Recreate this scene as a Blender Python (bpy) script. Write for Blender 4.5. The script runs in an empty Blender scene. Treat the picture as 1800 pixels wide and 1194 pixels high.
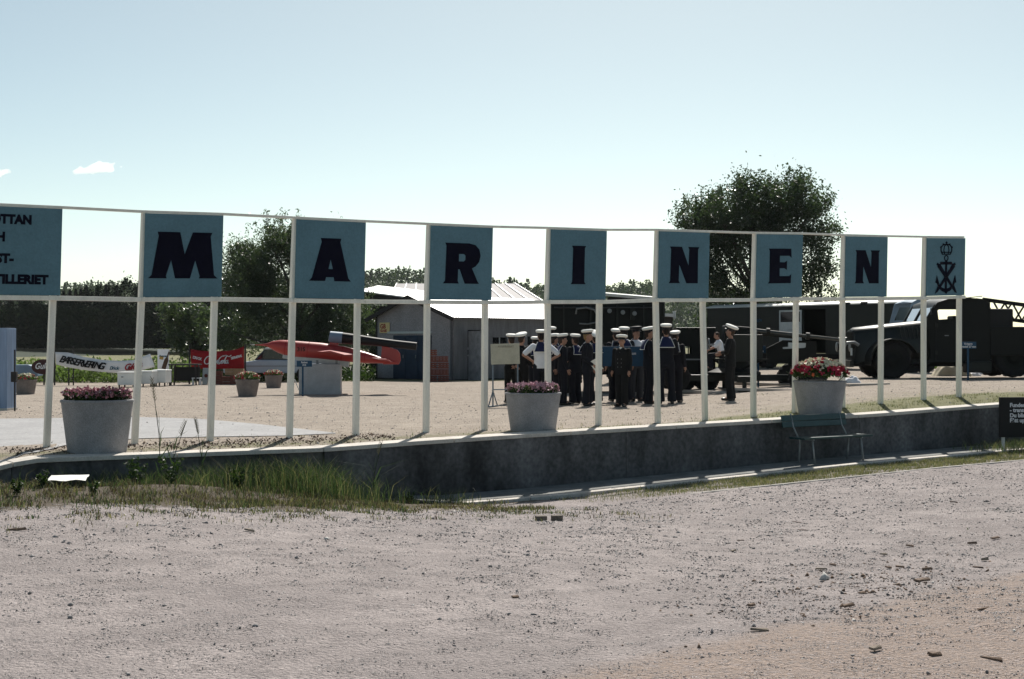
import bpy, bmesh, math, random
import numpy as np
from mathutils import Vector, Matrix, Euler
from mathutils.geometry import tessellate_polygon
rad = math.radians
random.seed(7); RNG = np.random.default_rng(7)
scene = bpy.context.scene
C = scene.collection

# ------------------------------------------------------------------ camera, sky, sun, exposure
EYE = 1.42                       # eye height above the raised yard
cam_d = bpy.data.cameras.new('camera'); cam = bpy.data.objects.new('camera', cam_d); C.objects.link(cam)
cam.location = (0, 0, EYE); cam.rotation_euler = (rad(90), 0, 0)
cam_d.sensor_width = 36; cam_d.lens = 50; cam_d.shift_y = 8/1800; cam_d.clip_start = .1; cam_d.clip_end = 20000
scene.camera = cam
SUN_AZ, SUN_EL = rad(8), rad(47)     # azimuth measured from straight ahead, to the right
world = bpy.data.worlds.new('World'); scene.world = world; world.use_nodes = True
wn = world.node_tree.nodes; wl = world.node_tree.links; wn.clear()
sky = wn.new('ShaderNodeTexSky'); sky.sky_type = 'NISHITA'; sky.sun_disc = False
sky.sun_elevation = SUN_EL; sky.sun_rotation = SUN_AZ; sky.altitude = 0
sky.air_density = 0.55; sky.dust_density = 0.8; sky.ozone_density = 1.0
bg = wn.new('ShaderNodeBackground'); bg.inputs['Strength'].default_value = 0.098
wo = wn.new('ShaderNodeOutputWorld')
tint = wn.new('ShaderNodeMix'); tint.data_type = 'RGBA'; tint.blend_type = 'MULTIPLY'; tint.inputs[0].default_value = 1; tint.inputs[7].default_value = (1.02, 1, .76, 1)   # the slide film's cast, the same over the whole sky
wl.new(sky.outputs[0], tint.inputs[6]); wl.new(tint.outputs[2], bg.inputs[0]); wl.new(bg.outputs[0], wo.inputs[0])
sun_d = bpy.data.lights.new('sun', 'SUN'); sun_d.energy = 4.2; sun_d.angle = rad(.5); sun_d.color = (1, .95, .88)
sun = bpy.data.objects.new('sun', sun_d); C.objects.link(sun); sun.location = (10, 60, 60)
SD = Vector((math.sin(SUN_AZ)*math.cos(SUN_EL), math.cos(SUN_AZ)*math.cos(SUN_EL), math.sin(SUN_EL)))
sun.rotation_euler = SD.to_track_quat('Z', 'Y').to_euler()
vs = scene.view_settings; vs.view_transform = 'Standard'; vs.look = 'None'; vs.exposure = 0.6; vs.gamma = 1; vs.use_curve_mapping = False
scene.render.engine = 'CYCLES'; scene.cycles.use_denoising = True
scene.cycles.max_bounces = 6; scene.cycles.volume_bounces = 2; scene.cycles.transparent_max_bounces = 8

# ------------------------------------------------------------------ measuring: pixels of the 1800 px wide photograph
TH = rad(32.94); CT, ST = math.cos(TH), math.sin(TH); Y0 = 23.67      # the sign fence runs along (CT, ST)
WV = -1.35                                                            # wall edge, metres in front of the fence
def FU(u, v=0): return (u*CT - v*ST, Y0 + u*ST + v*CT)
def UV(x, y): y = y - Y0; return (x*CT + y*ST, -x*ST + y*CT)
def pu(x, v=0):
    k = (x-900)/2500; return (k*(Y0+v*CT)+v*ST)/(CT-k*ST)
def P(x, y, Z): return Vector(((x-900)/2500*Z, Z, EYE+(605-y)/2500*Z))
CAPZ = ([-14, -9.3, -8.55, -8.2, -7.8, -4, -2.5, -.45, 1.94, 5.2, 7.2, 9.7, 11.5, 20], [-.5, -.2, -.1, -.035, -.035, -.06, -.02, .02, .055, .1, .13, .2, .24, .36])
LOWZ = ([-16, -10, -8.6, -7.4, -6.2, -4.2, -2.3, -.7, 3.2, 5.5, 9.75, 14, 24], [-.2, -.24, -.3, -.42, -.55, -.74, -.9, -.88, -.77, -.70, -.63, -.55, -.4])
def sm(a, b, x):
    t = np.clip((x-a)/(b-a), 0, 1); return t*t*(3-2*t)
def capz(u): return np.interp(u, *CAPZ)
def gz(x, y):                                   # raised yard
    x = np.asarray(x, float); y = np.asarray(y, float)
    u, v = UV(x, y)
    b = .01 + .33*sm(2.5, 10.5, x)*(1-.55*sm(60, 120, y)) - .06*sm(26, 36, y)*(1-sm(3, 9, x))
    t = np.clip(-v/1.0, 0, 1)
    return b*(1-t) + (capz(u)-.015)*t
def lz(x, y):                                   # lower gravel yard
    x = np.asarray(x, float); y = np.asarray(y, float)
    u, v = UV(x, y); w = np.interp(u, *LOWZ)
    d = np.maximum(-2.4 - v, 0)
    mound = .16*np.exp(-((u+6.6)/1.7)**2 - ((v+3.1)/.75)**2)
    return w + (-.24 - w)*(1-np.exp(-d/8.5)) + mound
def G(x, Z):                                    # foot of a thing: photo column x at depth Z on the raised yard
    X = (x-900)/2500*Z; return Vector((X, Z, float(gz(X, Z))))

# ------------------------------------------------------------------ mesh builder
class MB:
    def __init__(s): s.v = []; s.f = []; s.m = []; s.M = Matrix()
    def add(s, vs, fs, mi=0):
        o = len(s.v); M = s.M
        s.v += [tuple(M @ Vector(q)) for q in vs]; s.f += [tuple(i+o for i in q) for q in fs]; s.m += [mi]*len(fs); return s
    def box(s, c, d, mi=0, rot=None, taper=None):
        x, y, z = d[0]/2, d[1]/2, d[2]/2; t = taper or (1, 1)
        vs = [Vector((sx*x*(t[0] if sz > 0 else 1), sy*y*(t[1] if sz > 0 else 1), sz*z)) for sz in (-1, 1) for sx, sy in ((-1, -1), (1, -1), (1, 1), (-1, 1))]
        if rot is not None:
            R = Euler(rot).to_matrix(); vs = [R @ q for q in vs]
        return s.add([q+Vector(c) for q in vs], [(3, 2, 1, 0), (4, 5, 6, 7), (0, 1, 5, 4), (1, 2, 6, 5), (2, 3, 7, 6), (3, 0, 4, 7)], mi)
    def bar(s, a, b, w, h=None, mi=0, up=(0, 0, 1)):
        a, b = Vector(a), Vector(b); d = b-a; L = d.length; d.normalize(); h = h or w
        x = d.cross(Vector(up))
        if x.length < 1e-4: x = d.cross(Vector((1, 0, 0)))
        x.normalize(); z = x.cross(d)
        vs = [p + x*(i*w/2) + z*(j*h/2) for p in (a, b) for i, j in ((-1, -1), (1, -1), (1, 1), (-1, 1))]
        return s.add(vs, [(3, 2, 1, 0), (4, 5, 6, 7), (0, 1, 5, 4), (1, 2, 6, 5), (2, 3, 7, 6), (3, 0, 4, 7)], mi)
    def loft(s, rings, mi=0, cap=True, closed=True):
        n = len(rings[0]); fs = []; vs = [q for r in rings for q in r]
        for i in range(len(rings)-1):
            for j in range(n if closed else n-1):
                k = (j+1) % n; fs.append((i*n+j, i*n+k, (i+1)*n+k, (i+1)*n+j))
        if cap: fs += [tuple(range(n-1, -1, -1)), tuple(range((len(rings)-1)*n, len(rings)*n))]
        return s.add(vs, fs, mi)
    def tube(s, pts, r, n=8, mi=0, cap=True):
        pts = [Vector(p) for p in pts]; rs = r if hasattr(r, '__len__') else [r]*len(pts); rings = []
        x = None
        for i, p in enumerate(pts):
            d = (pts[min(i+1, len(pts)-1)]-pts[max(i-1, 0)]).normalized()
            if x is None:
                x = d.orthogonal().normalized()
            x = (x - d*x.dot(d)).normalized(); y = d.cross(x)
            rings.append([p + (x*math.cos(2*math.pi*k/n)+y*math.sin(2*math.pi*k/n))*rs[i] for k in range(n)])
        return s.loft(rings, mi, cap)
    def lathe(s, prof, n=16, mi=0, c=(0, 0, 0), sx=1, sy=1, cap=True):
        return s.loft([[Vector((c[0]+r*sx*math.cos(2*math.pi*k/n), c[1]+r*sy*math.sin(2*math.pi*k/n), c[2]+z)) for k in range(n)] for r, z in prof], mi, cap)
    def cyl(s, a, b, r, n=14, mi=0): return s.tube([a, b], r, n, mi)
    def ball(s, c, r, n=12, mi=0):
        r = r if hasattr(r, '__len__') else (r, r, r); m = max(4, n//2); rings = []
        for i in range(m+1):
            a = -math.pi/2 + math.pi*i/m; rr = max(math.cos(a), .02)
            rings.append([Vector((c[0]+r[0]*rr*math.cos(2*math.pi*k/n), c[1]+r[1]*rr*math.sin(2*math.pi*k/n), c[2]+r[2]*math.sin(a))) for k in range(n)])
        return s.loft(rings, mi)
    def poly(s, outer, y0, y1, holes=(), mi=0):      # outline in x,z extruded along y
        loops = [[Vector((a, b, 0)) for a, b in lp] for lp in (outer, *holes)]
        flat = [q for lp in loops for q in lp]; tr = tessellate_polygon(loops); n = len(flat)
        vs = [(q.x, y0, q.y) for q in flat] + [(q.x, y1, q.y) for q in flat]
        fs = []
        for a, b, c in tr:
            A = (flat[b]-flat[a]).cross(flat[c]-flat[a]).z
            if A < 0: b, c = c, b
            fs += [(a, b, c), (c+n, b+n, a+n)]
        o = 0
        for lp in loops:
            k = len(lp); ar = sum(lp[i].x*lp[(i+1) % k].y-lp[(i+1) % k].x*lp[i].y for i in range(k))
            for i in range(k):
                j = (i+1) % k; q = (o+i, o+i+n, o+j+n, o+j) if (ar > 0) == (lp is loops[0]) else (o+j, o+j+n, o+i+n, o+i)
                fs.append(q)
            o += k
        return s.add(vs, fs, mi)
    def text(s, t, size, M, mi=0, ext=.002, off=0.0, shear=0, align='LEFT', sx=1.0):
        cu = bpy.data.curves.new('t', 'FONT'); cu.body = t; cu.size = size; cu.extrude = ext; cu.offset = off; cu.shear = shear; cu.align_x = align; cu.resolution_u = 3
        ob = bpy.data.objects.new('t', cu); C.objects.link(ob)
        dg = bpy.context.evaluated_depsgraph_get(); me = bpy.data.meshes.new_from_object(ob.evaluated_get(dg))
        old = s.M; s.M = old @ M @ Matrix.Diagonal((sx, 1, 1, 1))
        s.add([q.co for q in me.vertices], [tuple(p.vertices) for p in me.polygons], mi); s.M = old
        bpy.data.objects.remove(ob); bpy.data.curves.remove(cu); bpy.data.meshes.remove(me); return s
    def mesh(s, name, mats, smooth=False):
        me = bpy.data.meshes.new(name); me.from_pydata(s.v, [], s.f)
        for m in (mats if isinstance(mats, (list, tuple)) else [mats]): me.materials.append(m)
        if any(s.m): me.polygons.foreach_set('material_index', s.m)
        if smooth is not False:
            me.polygons.foreach_set('use_smooth', [True]*len(me.polygons))
            if smooth is not True: me.set_sharp_from_angle(angle=rad(smooth))
        me.update(); return me
    def build(s, name, mats, parent=None, smooth=False, bevel=0, kind=None, label=None):
        return obj(name, s.mesh(name, mats, smooth), parent, bevel, kind, label)
def obj(name, me, parent=None, bevel=0, kind=None, label=None):
    o = bpy.data.objects.new(name, me); C.objects.link(o)
    if parent: o.parent = parent
    if bevel:
        b = o.modifiers.new('bevel', 'BEVEL'); b.width = bevel; b.segments = 2; b.limit_method = 'ANGLE'; b.angle_limit = rad(40)
    if kind: o['kind'] = kind
    if label: o['label'] = label
    return o
def npmesh(name, v, f, mats, mi=None, smooth=False):    # v (n,3), f (m,k)
    me = bpy.data.meshes.new(name); v = np.asarray(v, np.float32); f = np.asarray(f, np.int32); m, k = f.shape
    me.vertices.add(len(v)); me.vertices.foreach_set('co', v.ravel())
    me.loops.add(m*k); me.loops.foreach_set('vertex_index', f.ravel())
    me.polygons.add(m); me.polygons.foreach_set('loop_start', np.arange(m, dtype=np.int32)*k)
    for q in (mats if isinstance(mats, (list, tuple)) else [mats]): me.materials.append(q)
    if mi is not None: me.polygons.foreach_set('material_index', np.asarray(mi, np.int32))
    if smooth: me.polygons.foreach_set('use_smooth', np.ones(m, bool))
    me.update(calc_edges=True); me.validate(); return me
def tag(o, label, cat, group=None):
    o['label'] = label; o['category'] = cat
    if group: o['group'] = group
    return o
def thing(name, label, cat, loc=(0, 0, 0), rz=0, group=None):
    o = bpy.data.objects.new(name, None); o.empty_display_size = .3; C.objects.link(o)
    o.location = loc; o.rotation_euler = (0, 0, rz); return tag(o, label, cat, group)
def copy_tree(o, parent=None):
    c = o.copy(); C.objects.link(c); c.parent = parent
    for ch in o.children: copy_tree(ch, c)
    return c
T = Matrix.Translation
def RZ(a): return Matrix.Rotation(a, 4, 'Z')
RX90 = Matrix.Rotation(rad(90), 4, 'X')          # text in x,z facing -y

# ------------------------------------------------------------------ materials
def mat(name, col, rough=.8, var=.18, scale=6., bump=0., metal=0., spec=.3, col2=None, fine=0., bscale=None, streak=None):
    m = bpy.data.materials.new(name); m.use_nodes = True; nt = m.node_tree; N = nt.nodes; L = nt.links
    b = N['Principled BSDF']; b.inputs['Roughness'].default_value = rough; b.inputs['Metallic'].default_value = metal; b.inputs['Specular IOR Level'].default_value = spec
    tc = N.new('ShaderNodeTexCoord'); mp = N.new('ShaderNodeMapping'); L.new(tc.outputs['Object'], mp.inputs[0])
    if streak: mp.inputs['Scale'].default_value = streak
    n = N.new('ShaderNodeTexNoise'); n.inputs['Scale'].default_value = scale; n.inputs['Detail'].default_value = 6; n.inputs['Roughness'].default_value = .65
    L.new(mp.outputs[0], n.inputs['Vector'])
    cr = N.new('ShaderNodeValToRGB'); c2 = col2 or tuple(min(1, c*(1+var)) for c in col)
    cr.color_ramp.elements[0].position = .3; cr.color_ramp.elements[1].position = .7
    cr.color_ramp.elements[0].color = (*(c*(1-var) for c in col), 1); cr.color_ramp.elements[1].color = (*c2, 1)
    L.new(n.outputs['Fac'], cr.inputs[0]); last = cr.outputs[0]
    if fine:
        n2 = N.new('ShaderNodeTexNoise'); n2.inputs['Scale'].default_value = scale*14; n2.inputs['Detail'].default_value = 4
        L.new(tc.outputs['Object'], n2.inputs['Vector'])
        mr = N.new('ShaderNodeMapRange'); mr.inputs[1].default_value = .3; mr.inputs[2].default_value = .7; mr.inputs[3].default_value = 1-fine; mr.inputs[4].default_value = 1+fine
        L.new(n2.outputs['Fac'], mr.inputs[0]); mx = N.new('ShaderNodeVectorMath'); mx.operation = 'SCALE'; L.new(last, mx.inputs[0]); L.new(mr.outputs[0], mx.inputs['Scale']); last = mx.outputs[0]
    L.new(last, b.inputs['Base Color'])
    if bump:
        nb = N.new('ShaderNodeTexNoise'); nb.inputs['Scale'].default_value = bscale or scale*6; nb.inputs['Detail'].default_value = 5; L.new(mp.outputs[0], nb.inputs['Vector'])
        bp = N.new('ShaderNodeBump'); bp.inputs['Strength'].default_value = bump; bp.inputs['Distance'].default_value = .02
        L.new(nb.outputs['Fac'], bp.inputs['Height']); L.new(bp.outputs[0], b.inputs['Normal'])
    return m
def leafmat(name, col, col2, trans=.45, scale=1.2, spec=.25, rough=.5, through=(1.25, 1.45, .75)):
    m = bpy.data.materials.new(name); m.use_nodes = True; nt = m.node_tree; N = nt.nodes; L = nt.links; b = N['Principled BSDF']
    b.inputs['Roughness'].default_value = rough; b.inputs['Specular IOR Level'].default_value = spec
    tc = N.new('ShaderNodeTexCoord'); n = N.new('ShaderNodeTexNoise'); n.inputs['Scale'].default_value = scale; n.inputs['Detail'].default_value = 8; n.inputs['Roughness'].default_value = .8
    L.new(tc.outputs['Object'], n.inputs['Vector']); cr = N.new('ShaderNodeValToRGB'); cr.color_ramp.elements[0].position = .35; cr.color_ramp.elements[1].position = .65
    cr.color_ramp.elements[0].color = (*col, 1); cr.color_ramp.elements[1].color = (*col2, 1); L.new(n.outputs['Fac'], cr.inputs[0]); L.new(cr.outputs[0], b.inputs['Base Color'])
    t = N.new('ShaderNodeBsdfTranslucent'); g = N.new('ShaderNodeMix'); g.data_type = 'RGBA'; g.blend_type = 'MULTIPLY'; g.inputs[0].default_value = 1
    L.new(cr.outputs[0], g.inputs[6]); g.inputs[7].default_value = (*through, 1); L.new(g.outputs[2], t.inputs[0])
    mx = N.new('ShaderNodeMixShader'); mx.inputs[0].default_value = trans; L.new(b.outputs[0], mx.inputs[1]); L.new(t.outputs[0], mx.inputs[2]); L.new(mx.outputs[0], N['Material Output'].inputs[0])
    return m
def glassmat(name, tint=(.8, .85, .85), rough=.03):
    m = bpy.data.materials.new(name); m.use_nodes = True; N = m.node_tree.nodes; L = m.node_tree.links; N.remove(N['Principled BSDF'])
    g = N.new('ShaderNodeBsdfGlossy'); g.inputs['Roughness'].default_value = rough; t = N.new('ShaderNodeBsdfTransparent'); t.inputs[0].default_value = (*tint, 1)
    f = N.new('ShaderNodeFresnel'); f.inputs[0].default_value = 1.5; mx = N.new('ShaderNodeMixShader'); L.new(f.outputs[0], mx.inputs[0]); L.new(t.outputs[0], mx.inputs[1]); L.new(g.outputs[0], mx.inputs[2]); L.new(mx.outputs[0], N['Material Output'].inputs[0])
    return m
def groundmat(name, base, alt, sand=None, stone=.5, dark=(.12, .115, .11), bump=.6, grass=None):
    m = bpy.data.materials.new(name); m.use_nodes = True; nt = m.node_tree; N = nt.nodes; L = nt.links; b = N['Principled BSDF']
    b.inputs['Roughness'].default_value = .95; b.inputs['Specular IOR Level'].default_value = .12
    tc = N.new('ShaderNodeTexCoord')
    def noise(sc, det=6, ro=.65):
        n = N.new('ShaderNodeTexNoise'); n.inputs['Scale'].default_value = sc; n.inputs['Detail'].default_value = det; n.inputs['Roughness'].default_value = ro; L.new(tc.outputs['Object'], n.inputs['Vector']); return n.outputs['Fac']
    def ramp(src, p0, p1):
        r = N.new('ShaderNodeMapRange'); r.interpolation_type = 'SMOOTHSTEP'; r.inputs[1].default_value = p0; r.inputs[2].default_value = p1; L.new(src, r.inputs[0]); return r.outputs[0]
    def mix(f, a, c):
        x = N.new('ShaderNodeMix'); x.data_type = 'RGBA'
        if isinstance(f, float): x.inputs[0].default_value = f
        else: L.new(f, x.inputs[0])
        for i, q in ((6, a), (7, c)):
            if isinstance(q, tuple): x.inputs[i].default_value = (*q, 1)
            else: L.new(q, x.inputs[i])
        return x.outputs[2]
    def math2(op, a, c):
        x = N.new('ShaderNodeMath'); x.operation = op
        for i, q in ((0, a), (1, c)):
            if isinstance(q, float): x.inputs[i].default_value = q
            else: L.new(q, x.inputs[i])
        return x.outputs[0]
    big = ramp(noise(.75, 8, .7), .36, .64); mid = ramp(noise(2.6, 8, .7), .42, .66); fin = ramp(noise(42, 5, .7), .32, .68); grit = ramp(noise(140, 3, .6), .35, .65)
    col = mix(big, base, alt); col = mix(math2('MULTIPLY', mid, .75), col, tuple(c*.62 for c in base))
    if sand: 
        at = N.new('ShaderNodeAttribute'); at.attribute_name = 'sand'
        s2 = ramp(math2('ADD', at.outputs['Fac'], math2('MULTIPLY', noise(2.2), .5)), .55, .95); col = mix(s2, col, sand)
    vor = N.new('ShaderNodeTexVoronoi'); vor.inputs['Scale'].default_value = 34; L.new(tc.outputs['Object'], vor.inputs['Vector'])
    v2 = N.new('ShaderNodeTexVoronoi'); v2.inputs['Scale'].default_value = 75; L.new(tc.outputs['Object'], v2.inputs['Vector'])
    sp = N.new('ShaderNodeSeparateColor'); L.new(vor.outputs['Color'], sp.inputs[0])
    col = mix(math2('MULTIPLY', ramp(sp.outputs[0], .8, .97), stone), col, dark)
    col = mix(math2('MULTIPLY', ramp(sp.outputs[1], .88, .97), stone*.7), col, tuple(min(1, c*1.55) for c in base))
    col = mix(math2('MULTIPLY', fin, .6), col, tuple(c*.5 for c in base)); col = mix(math2('MULTIPLY', grit, .5), col, tuple(min(1, c*1.75) for c in base))
    if grass:
        at = N.new('ShaderNodeAttribute'); at.attribute_name = 'green'
        s2 = ramp(math2('ADD', at.outputs['Fac'], math2('MULTIPLY', noise(5), .8)), .75, 1.1); gr2 = mix(fin, grass, tuple(c*1.7 for c in grass)); col = mix(math2('MULTIPLY', s2, .9), col, gr2)
    L.new(col, b.inputs['Base Color'])
    h = math2('ADD', math2('MULTIPLY', math2('SUBTRACT', 1.0, vor.outputs['Distance']), .5), math2('ADD', math2('MULTIPLY', math2('SUBTRACT', 1.0, v2.outputs['Distance']), .3), math2('MULTIPLY', noise(60, 4, .7), .45)))
    bp = N.new('ShaderNodeBump'); bp.inputs['Strength'].default_value = bump; bp.inputs['Distance'].default_value = .03; L.new(h, bp.inputs['Height']); L.new(bp.outputs[0], b.inputs['Normal'])
    return m

M_gravel = groundmat('gravel', (.27, .239, .232), (.43, .38, .365), sand=(.285, .21, .16), stone=.6, bump=1.0, grass=(.075, .062, .045))
M_yard = groundmat('yard_dirt', (.295, .252, .212), (.41, .355, .30), stone=.6, grass=(.125, .125, .065), bump=.9)
M_field = mat('meadow_ground', (.07, .09, .045), .95, .4, .6, .3)
M_path = mat('path_asphalt', (.30, .297, .30), .9, .12, 1.5, .25, fine=.15, bscale=60)
M_conc = mat('concrete_pale', (.54, .50, .45), .9, .2, 3, .25, fine=.12)
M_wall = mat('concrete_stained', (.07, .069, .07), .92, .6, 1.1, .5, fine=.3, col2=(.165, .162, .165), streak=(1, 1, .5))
M_planter = mat('concrete_planter', (.27, .265, .27), .92, .16, 5, .3, fine=.2)
M_white = mat('white_paint', (.80, .77, .68), .6, .12, 7, .12, fine=.08, streak=(1, 1, .2))
M_teal = mat('teal_board', (.105, .20, .245), .75, .10, 2.5, .05, fine=.08)
M_navy = mat('navy_paint', (.005, .005, .014), .8, .2, 6, spec=.1)
M_black = mat('black_paint', (.006, .006, .007), .6, .2, 6)
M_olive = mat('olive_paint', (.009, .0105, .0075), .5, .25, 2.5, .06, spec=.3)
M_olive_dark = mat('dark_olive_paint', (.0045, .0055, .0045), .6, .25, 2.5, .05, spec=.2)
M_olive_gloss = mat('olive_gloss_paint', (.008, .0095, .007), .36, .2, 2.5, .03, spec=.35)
M_canvas = mat('olive_canvas', (.02, .022, .016), .9, .25, 3, .3)
M_tyre = mat('tyre_rubber', (.010, .010, .010), .85, .2, 8, .2)
M_steel = mat('worn_steel', (.20, .21, .21), .45, .2, 8, .1, metal=.6)
M_palegrey = mat('pale_grey_paint', (.42, .45, .45), .55, .12, 5)
M_paleblue = mat('pale_blue_paint', (.16, .23, .31), .5, .15, 3, .05)
M_red = mat('red_paint', (.33, .028, .024), .38, .12, 4, .03, spec=.5)
M_redcloth = mat('red_cloth', (.26, .008, .012), .85, .2, 4, .1)
M_whitecloth = mat('white_cloth', (.70, .70, .72), .9, .08, 5, .1)
M_ink = mat('black_ink', (.01, .01, .012), .8)
M_redink = mat('red_ink', (.28, .02, .03), .8)
M_blueink = mat('blue_ink', (.02, .10, .15), .8)
M_whiteink = mat('white_ink', (.65, .66, .68), .8, .06)
M_bluesign = mat('blue_sign', (.012, .055, .11), .6, .15, 4)
M_green = mat('green_bench_paint', (.012, .045, .045), .4, .2, 5, .1, spec=.5)
M_glass = glassmat('window_glass')
M_darkglass = mat('dark_glass', (.01, .012, .014), .08, .1, 3, spec=.6)
M_wood = mat('weathered_wood', (.23, .19, .15), .9, .3, 4, .4, streak=(6, 6, .6))
M_chip = mat('wood_chip', (.16, .11, .08), .9, .4, 9, .3)
M_stone = mat('gravel_stone', (.26, .245, .24), .95, .35, 9, .2)
M_bark = mat('bark', (.07, .06, .05), .95, .4, 6, .5, streak=(1, 1, .3))
M_soil = mat('soil', (.05, .04, .03), 1, .4, 12, .5)
# ------------------------------------------------------------------ ground
def VE(u): return WV - np.maximum(0, -8.35-np.asarray(u, float))*.42
def vnoise(x, y):
    return (np.sin(x*3.1+1.3*np.sin(y*2.3))*np.cos(y*2.7+1.1*np.sin(x*1.9)) + .5*np.sin(x*7.7+2*np.sin(y*5.1))*np.cos(y*6.9))
def gridmesh(name, us, vfun, zfun, mats, attrs=()):
    uu = np.asarray(us); V = np.array([vfun(u) for u in uu]); nu, nv = V.shape
    U = np.repeat(uu[:, None], nv, 1); X = U*CT - V*ST; Y = Y0 + U*ST + V*CT; Z = zfun(X, Y)
    co = np.stack([X, Y, Z], -1).reshape(-1, 3); i = np.arange(nu*nv).reshape(nu, nv)
    f = np.stack([i[:-1, :-1], i[1:, :-1], i[1:, 1:], i[:-1, 1:]], -1).reshape(-1, 4)
    me = npmesh(name, co, f, mats, smooth=True)
    for nm, fn in attrs:
        a = me.attributes.new(nm, 'FLOAT', 'POINT'); a.data.foreach_set('value', fn(X, Y).ravel().astype(np.float32))
    return me
geo = lambda a, b, n: list(np.geomspace(a, b, n))
us = [-q for q in geo(16, 5000, 26)[::-1]] + list(np.arange(-15.6, 26, .3)) + geo(26, 5000, 26)
vs_ = np.array(list(np.arange(0, 12, .25)) + list(np.arange(12, 60, .6)) + geo(60, 6000, 40))
def green(x, y):
    u, v = UV(x, y)
    g = sm(52, 60, y)*(1-sm(-2, 4, x)) + sm(62, 75, y) + .9*np.exp(-((v+.2)/.7)**2)*sm(3, 7, u) + .55*np.exp(-((v+.6)/.5)**2)
    return np.clip(g + .22*sm(.5, 4, x)*(1-sm(1.5, 5, v)) + .22*sm(24, 30, y)*(1-sm(36, 40, y))*sm(-3, 0, x), 0, 1)
gm = gridmesh('ground', us, lambda u: VE(u) + .2 + vs_, lambda x, y: gz(x, y) + .007*vnoise(x, y)*(1-sm(30, 60, y))*(1-.8*sm(-1, -3, x)), M_yard, [('green', green)])
o = obj('ground', gm); o['kind'] = 'structure'
us = list(np.arange(-26, -12, 1.)) + list(np.arange(-12, 16, .2)) + list(np.arange(16, 40, 1.))
vd = np.array(list(np.arange(0, 6, .15)) + list(np.arange(6, 22, .25)) + list(np.arange(22, 60, 1.5)))
def sandf(x, y): return sm(-.7, .9, x - (.55+.9*(y-7.5)))*.95
def lower(x, y): return lz(x, y) + .011*vnoise(x*1.3, y*1.2) + .006*vnoise(x*3.1+2, y*4.3) + .06*sandf(x, y) + .012*sandf(x, y)*vnoise(x*4.1, y*7.3)
def bankf(x, y):
    u, v = UV(x, y); return np.clip(1.4*(1-sm(-4.4, -2.6, u))*np.exp(-((v+2.9-.12*(u+6)-.6*vnoise(x*.9, y*1.1))/1.7)**2) + .9*np.exp(-((v+2.3)/.6)**2)*(1-sm(-1.2, .2, u)) + .4*sm(-1.5, 1.5, u)*(sm(-4.2, -3.9, v)), 0, 1)
gm = gridmesh('gravel_yard', us, lambda u: VE(u) - vd, lower, M_gravel, [('sand', sandf), ('green', bankf)])
gm.flip_normals(); o = obj('gravel_yard', gm); o['kind'] = 'structure'

# asphalt path on the raised yard, and the dark gravel lane behind it
def pathmesh(name, top, bot, m, lift):
    xs = sorted(set([a for a, _ in top]+[a for a, _ in bot])); xs = np.linspace(min(xs), max(xs), 40)
    v, f = [], []
    for x in xs:
        for k in range(5):
            y = np.interp(x, *zip(*bot))*(1-k/4) + np.interp(x, *zip(*top))*k/4
            Z = 1.40*2500/(y-605); X = (x-900)/2500*Z
            for _ in range(4):
                Z = (EYE-float(gz(X, Z)))*2500/(y-605); X = (x-900)/2500*Z
            v.append((X, Z, float(gz(X, Z))+lift))
    for i in range(len(xs)-1):
        for k in range(4): f.append((i*5+k, i*5+5+k, i*5+6+k, i*5+k+1))
    o = obj(name, npmesh(name, v, f, m, smooth=True)); o['kind'] = 'structure'
pathmesh('path', [(-300, 738), (0, 737), (240, 734), (350, 737), (450, 746), (590, 762)], [(-300, 806), (0, 800), (70, 792), (130, 781), (240, 772), (360, 769), (500, 767), (590, 763)], M_path, .010)
# ------------------------------------------------------------------ retaining wall
wall = thing('retaining_wall', 'long stained concrete retaining wall below the white sign fence', 'wall')
secs = [-15, -8.4, -4.07, 1.35, 6.75, 12.2, 19]
for a, b in zip(secs[:-1], secs[1:]):
    m = MB(); rings = []
    off = .035 if a < -4.5 else 0
    for u in np.linspace(a+.006, b-.006, 16):
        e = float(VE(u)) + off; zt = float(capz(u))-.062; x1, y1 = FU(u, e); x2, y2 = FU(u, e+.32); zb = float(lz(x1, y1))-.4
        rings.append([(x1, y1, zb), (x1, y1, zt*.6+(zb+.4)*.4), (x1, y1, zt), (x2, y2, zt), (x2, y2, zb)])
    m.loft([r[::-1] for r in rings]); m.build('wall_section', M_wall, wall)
cps = [-15, -11, -8.4] + list(np.arange(-6.25, 19.1, 2.16))
for a, b in zip(cps[:-1], cps[1:]):
    m = MB(); rings = []
    for u in np.linspace(a+.006, b-.006, 8):
        e = float(VE(u)); z = float(capz(u)); p = [FU(u, e-.025), FU(u, e+.42)]
        rings.append([(*p[0], z-.06), (*p[0], z), (*p[1], z), (*p[1], z-.06)])
    m.loft([r[::-1] for r in rings]); m.build('lit_top_slab', M_conc, wall, bevel=.008)  # pale slabs stand in for the sunlit top of the one-piece wall
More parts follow.
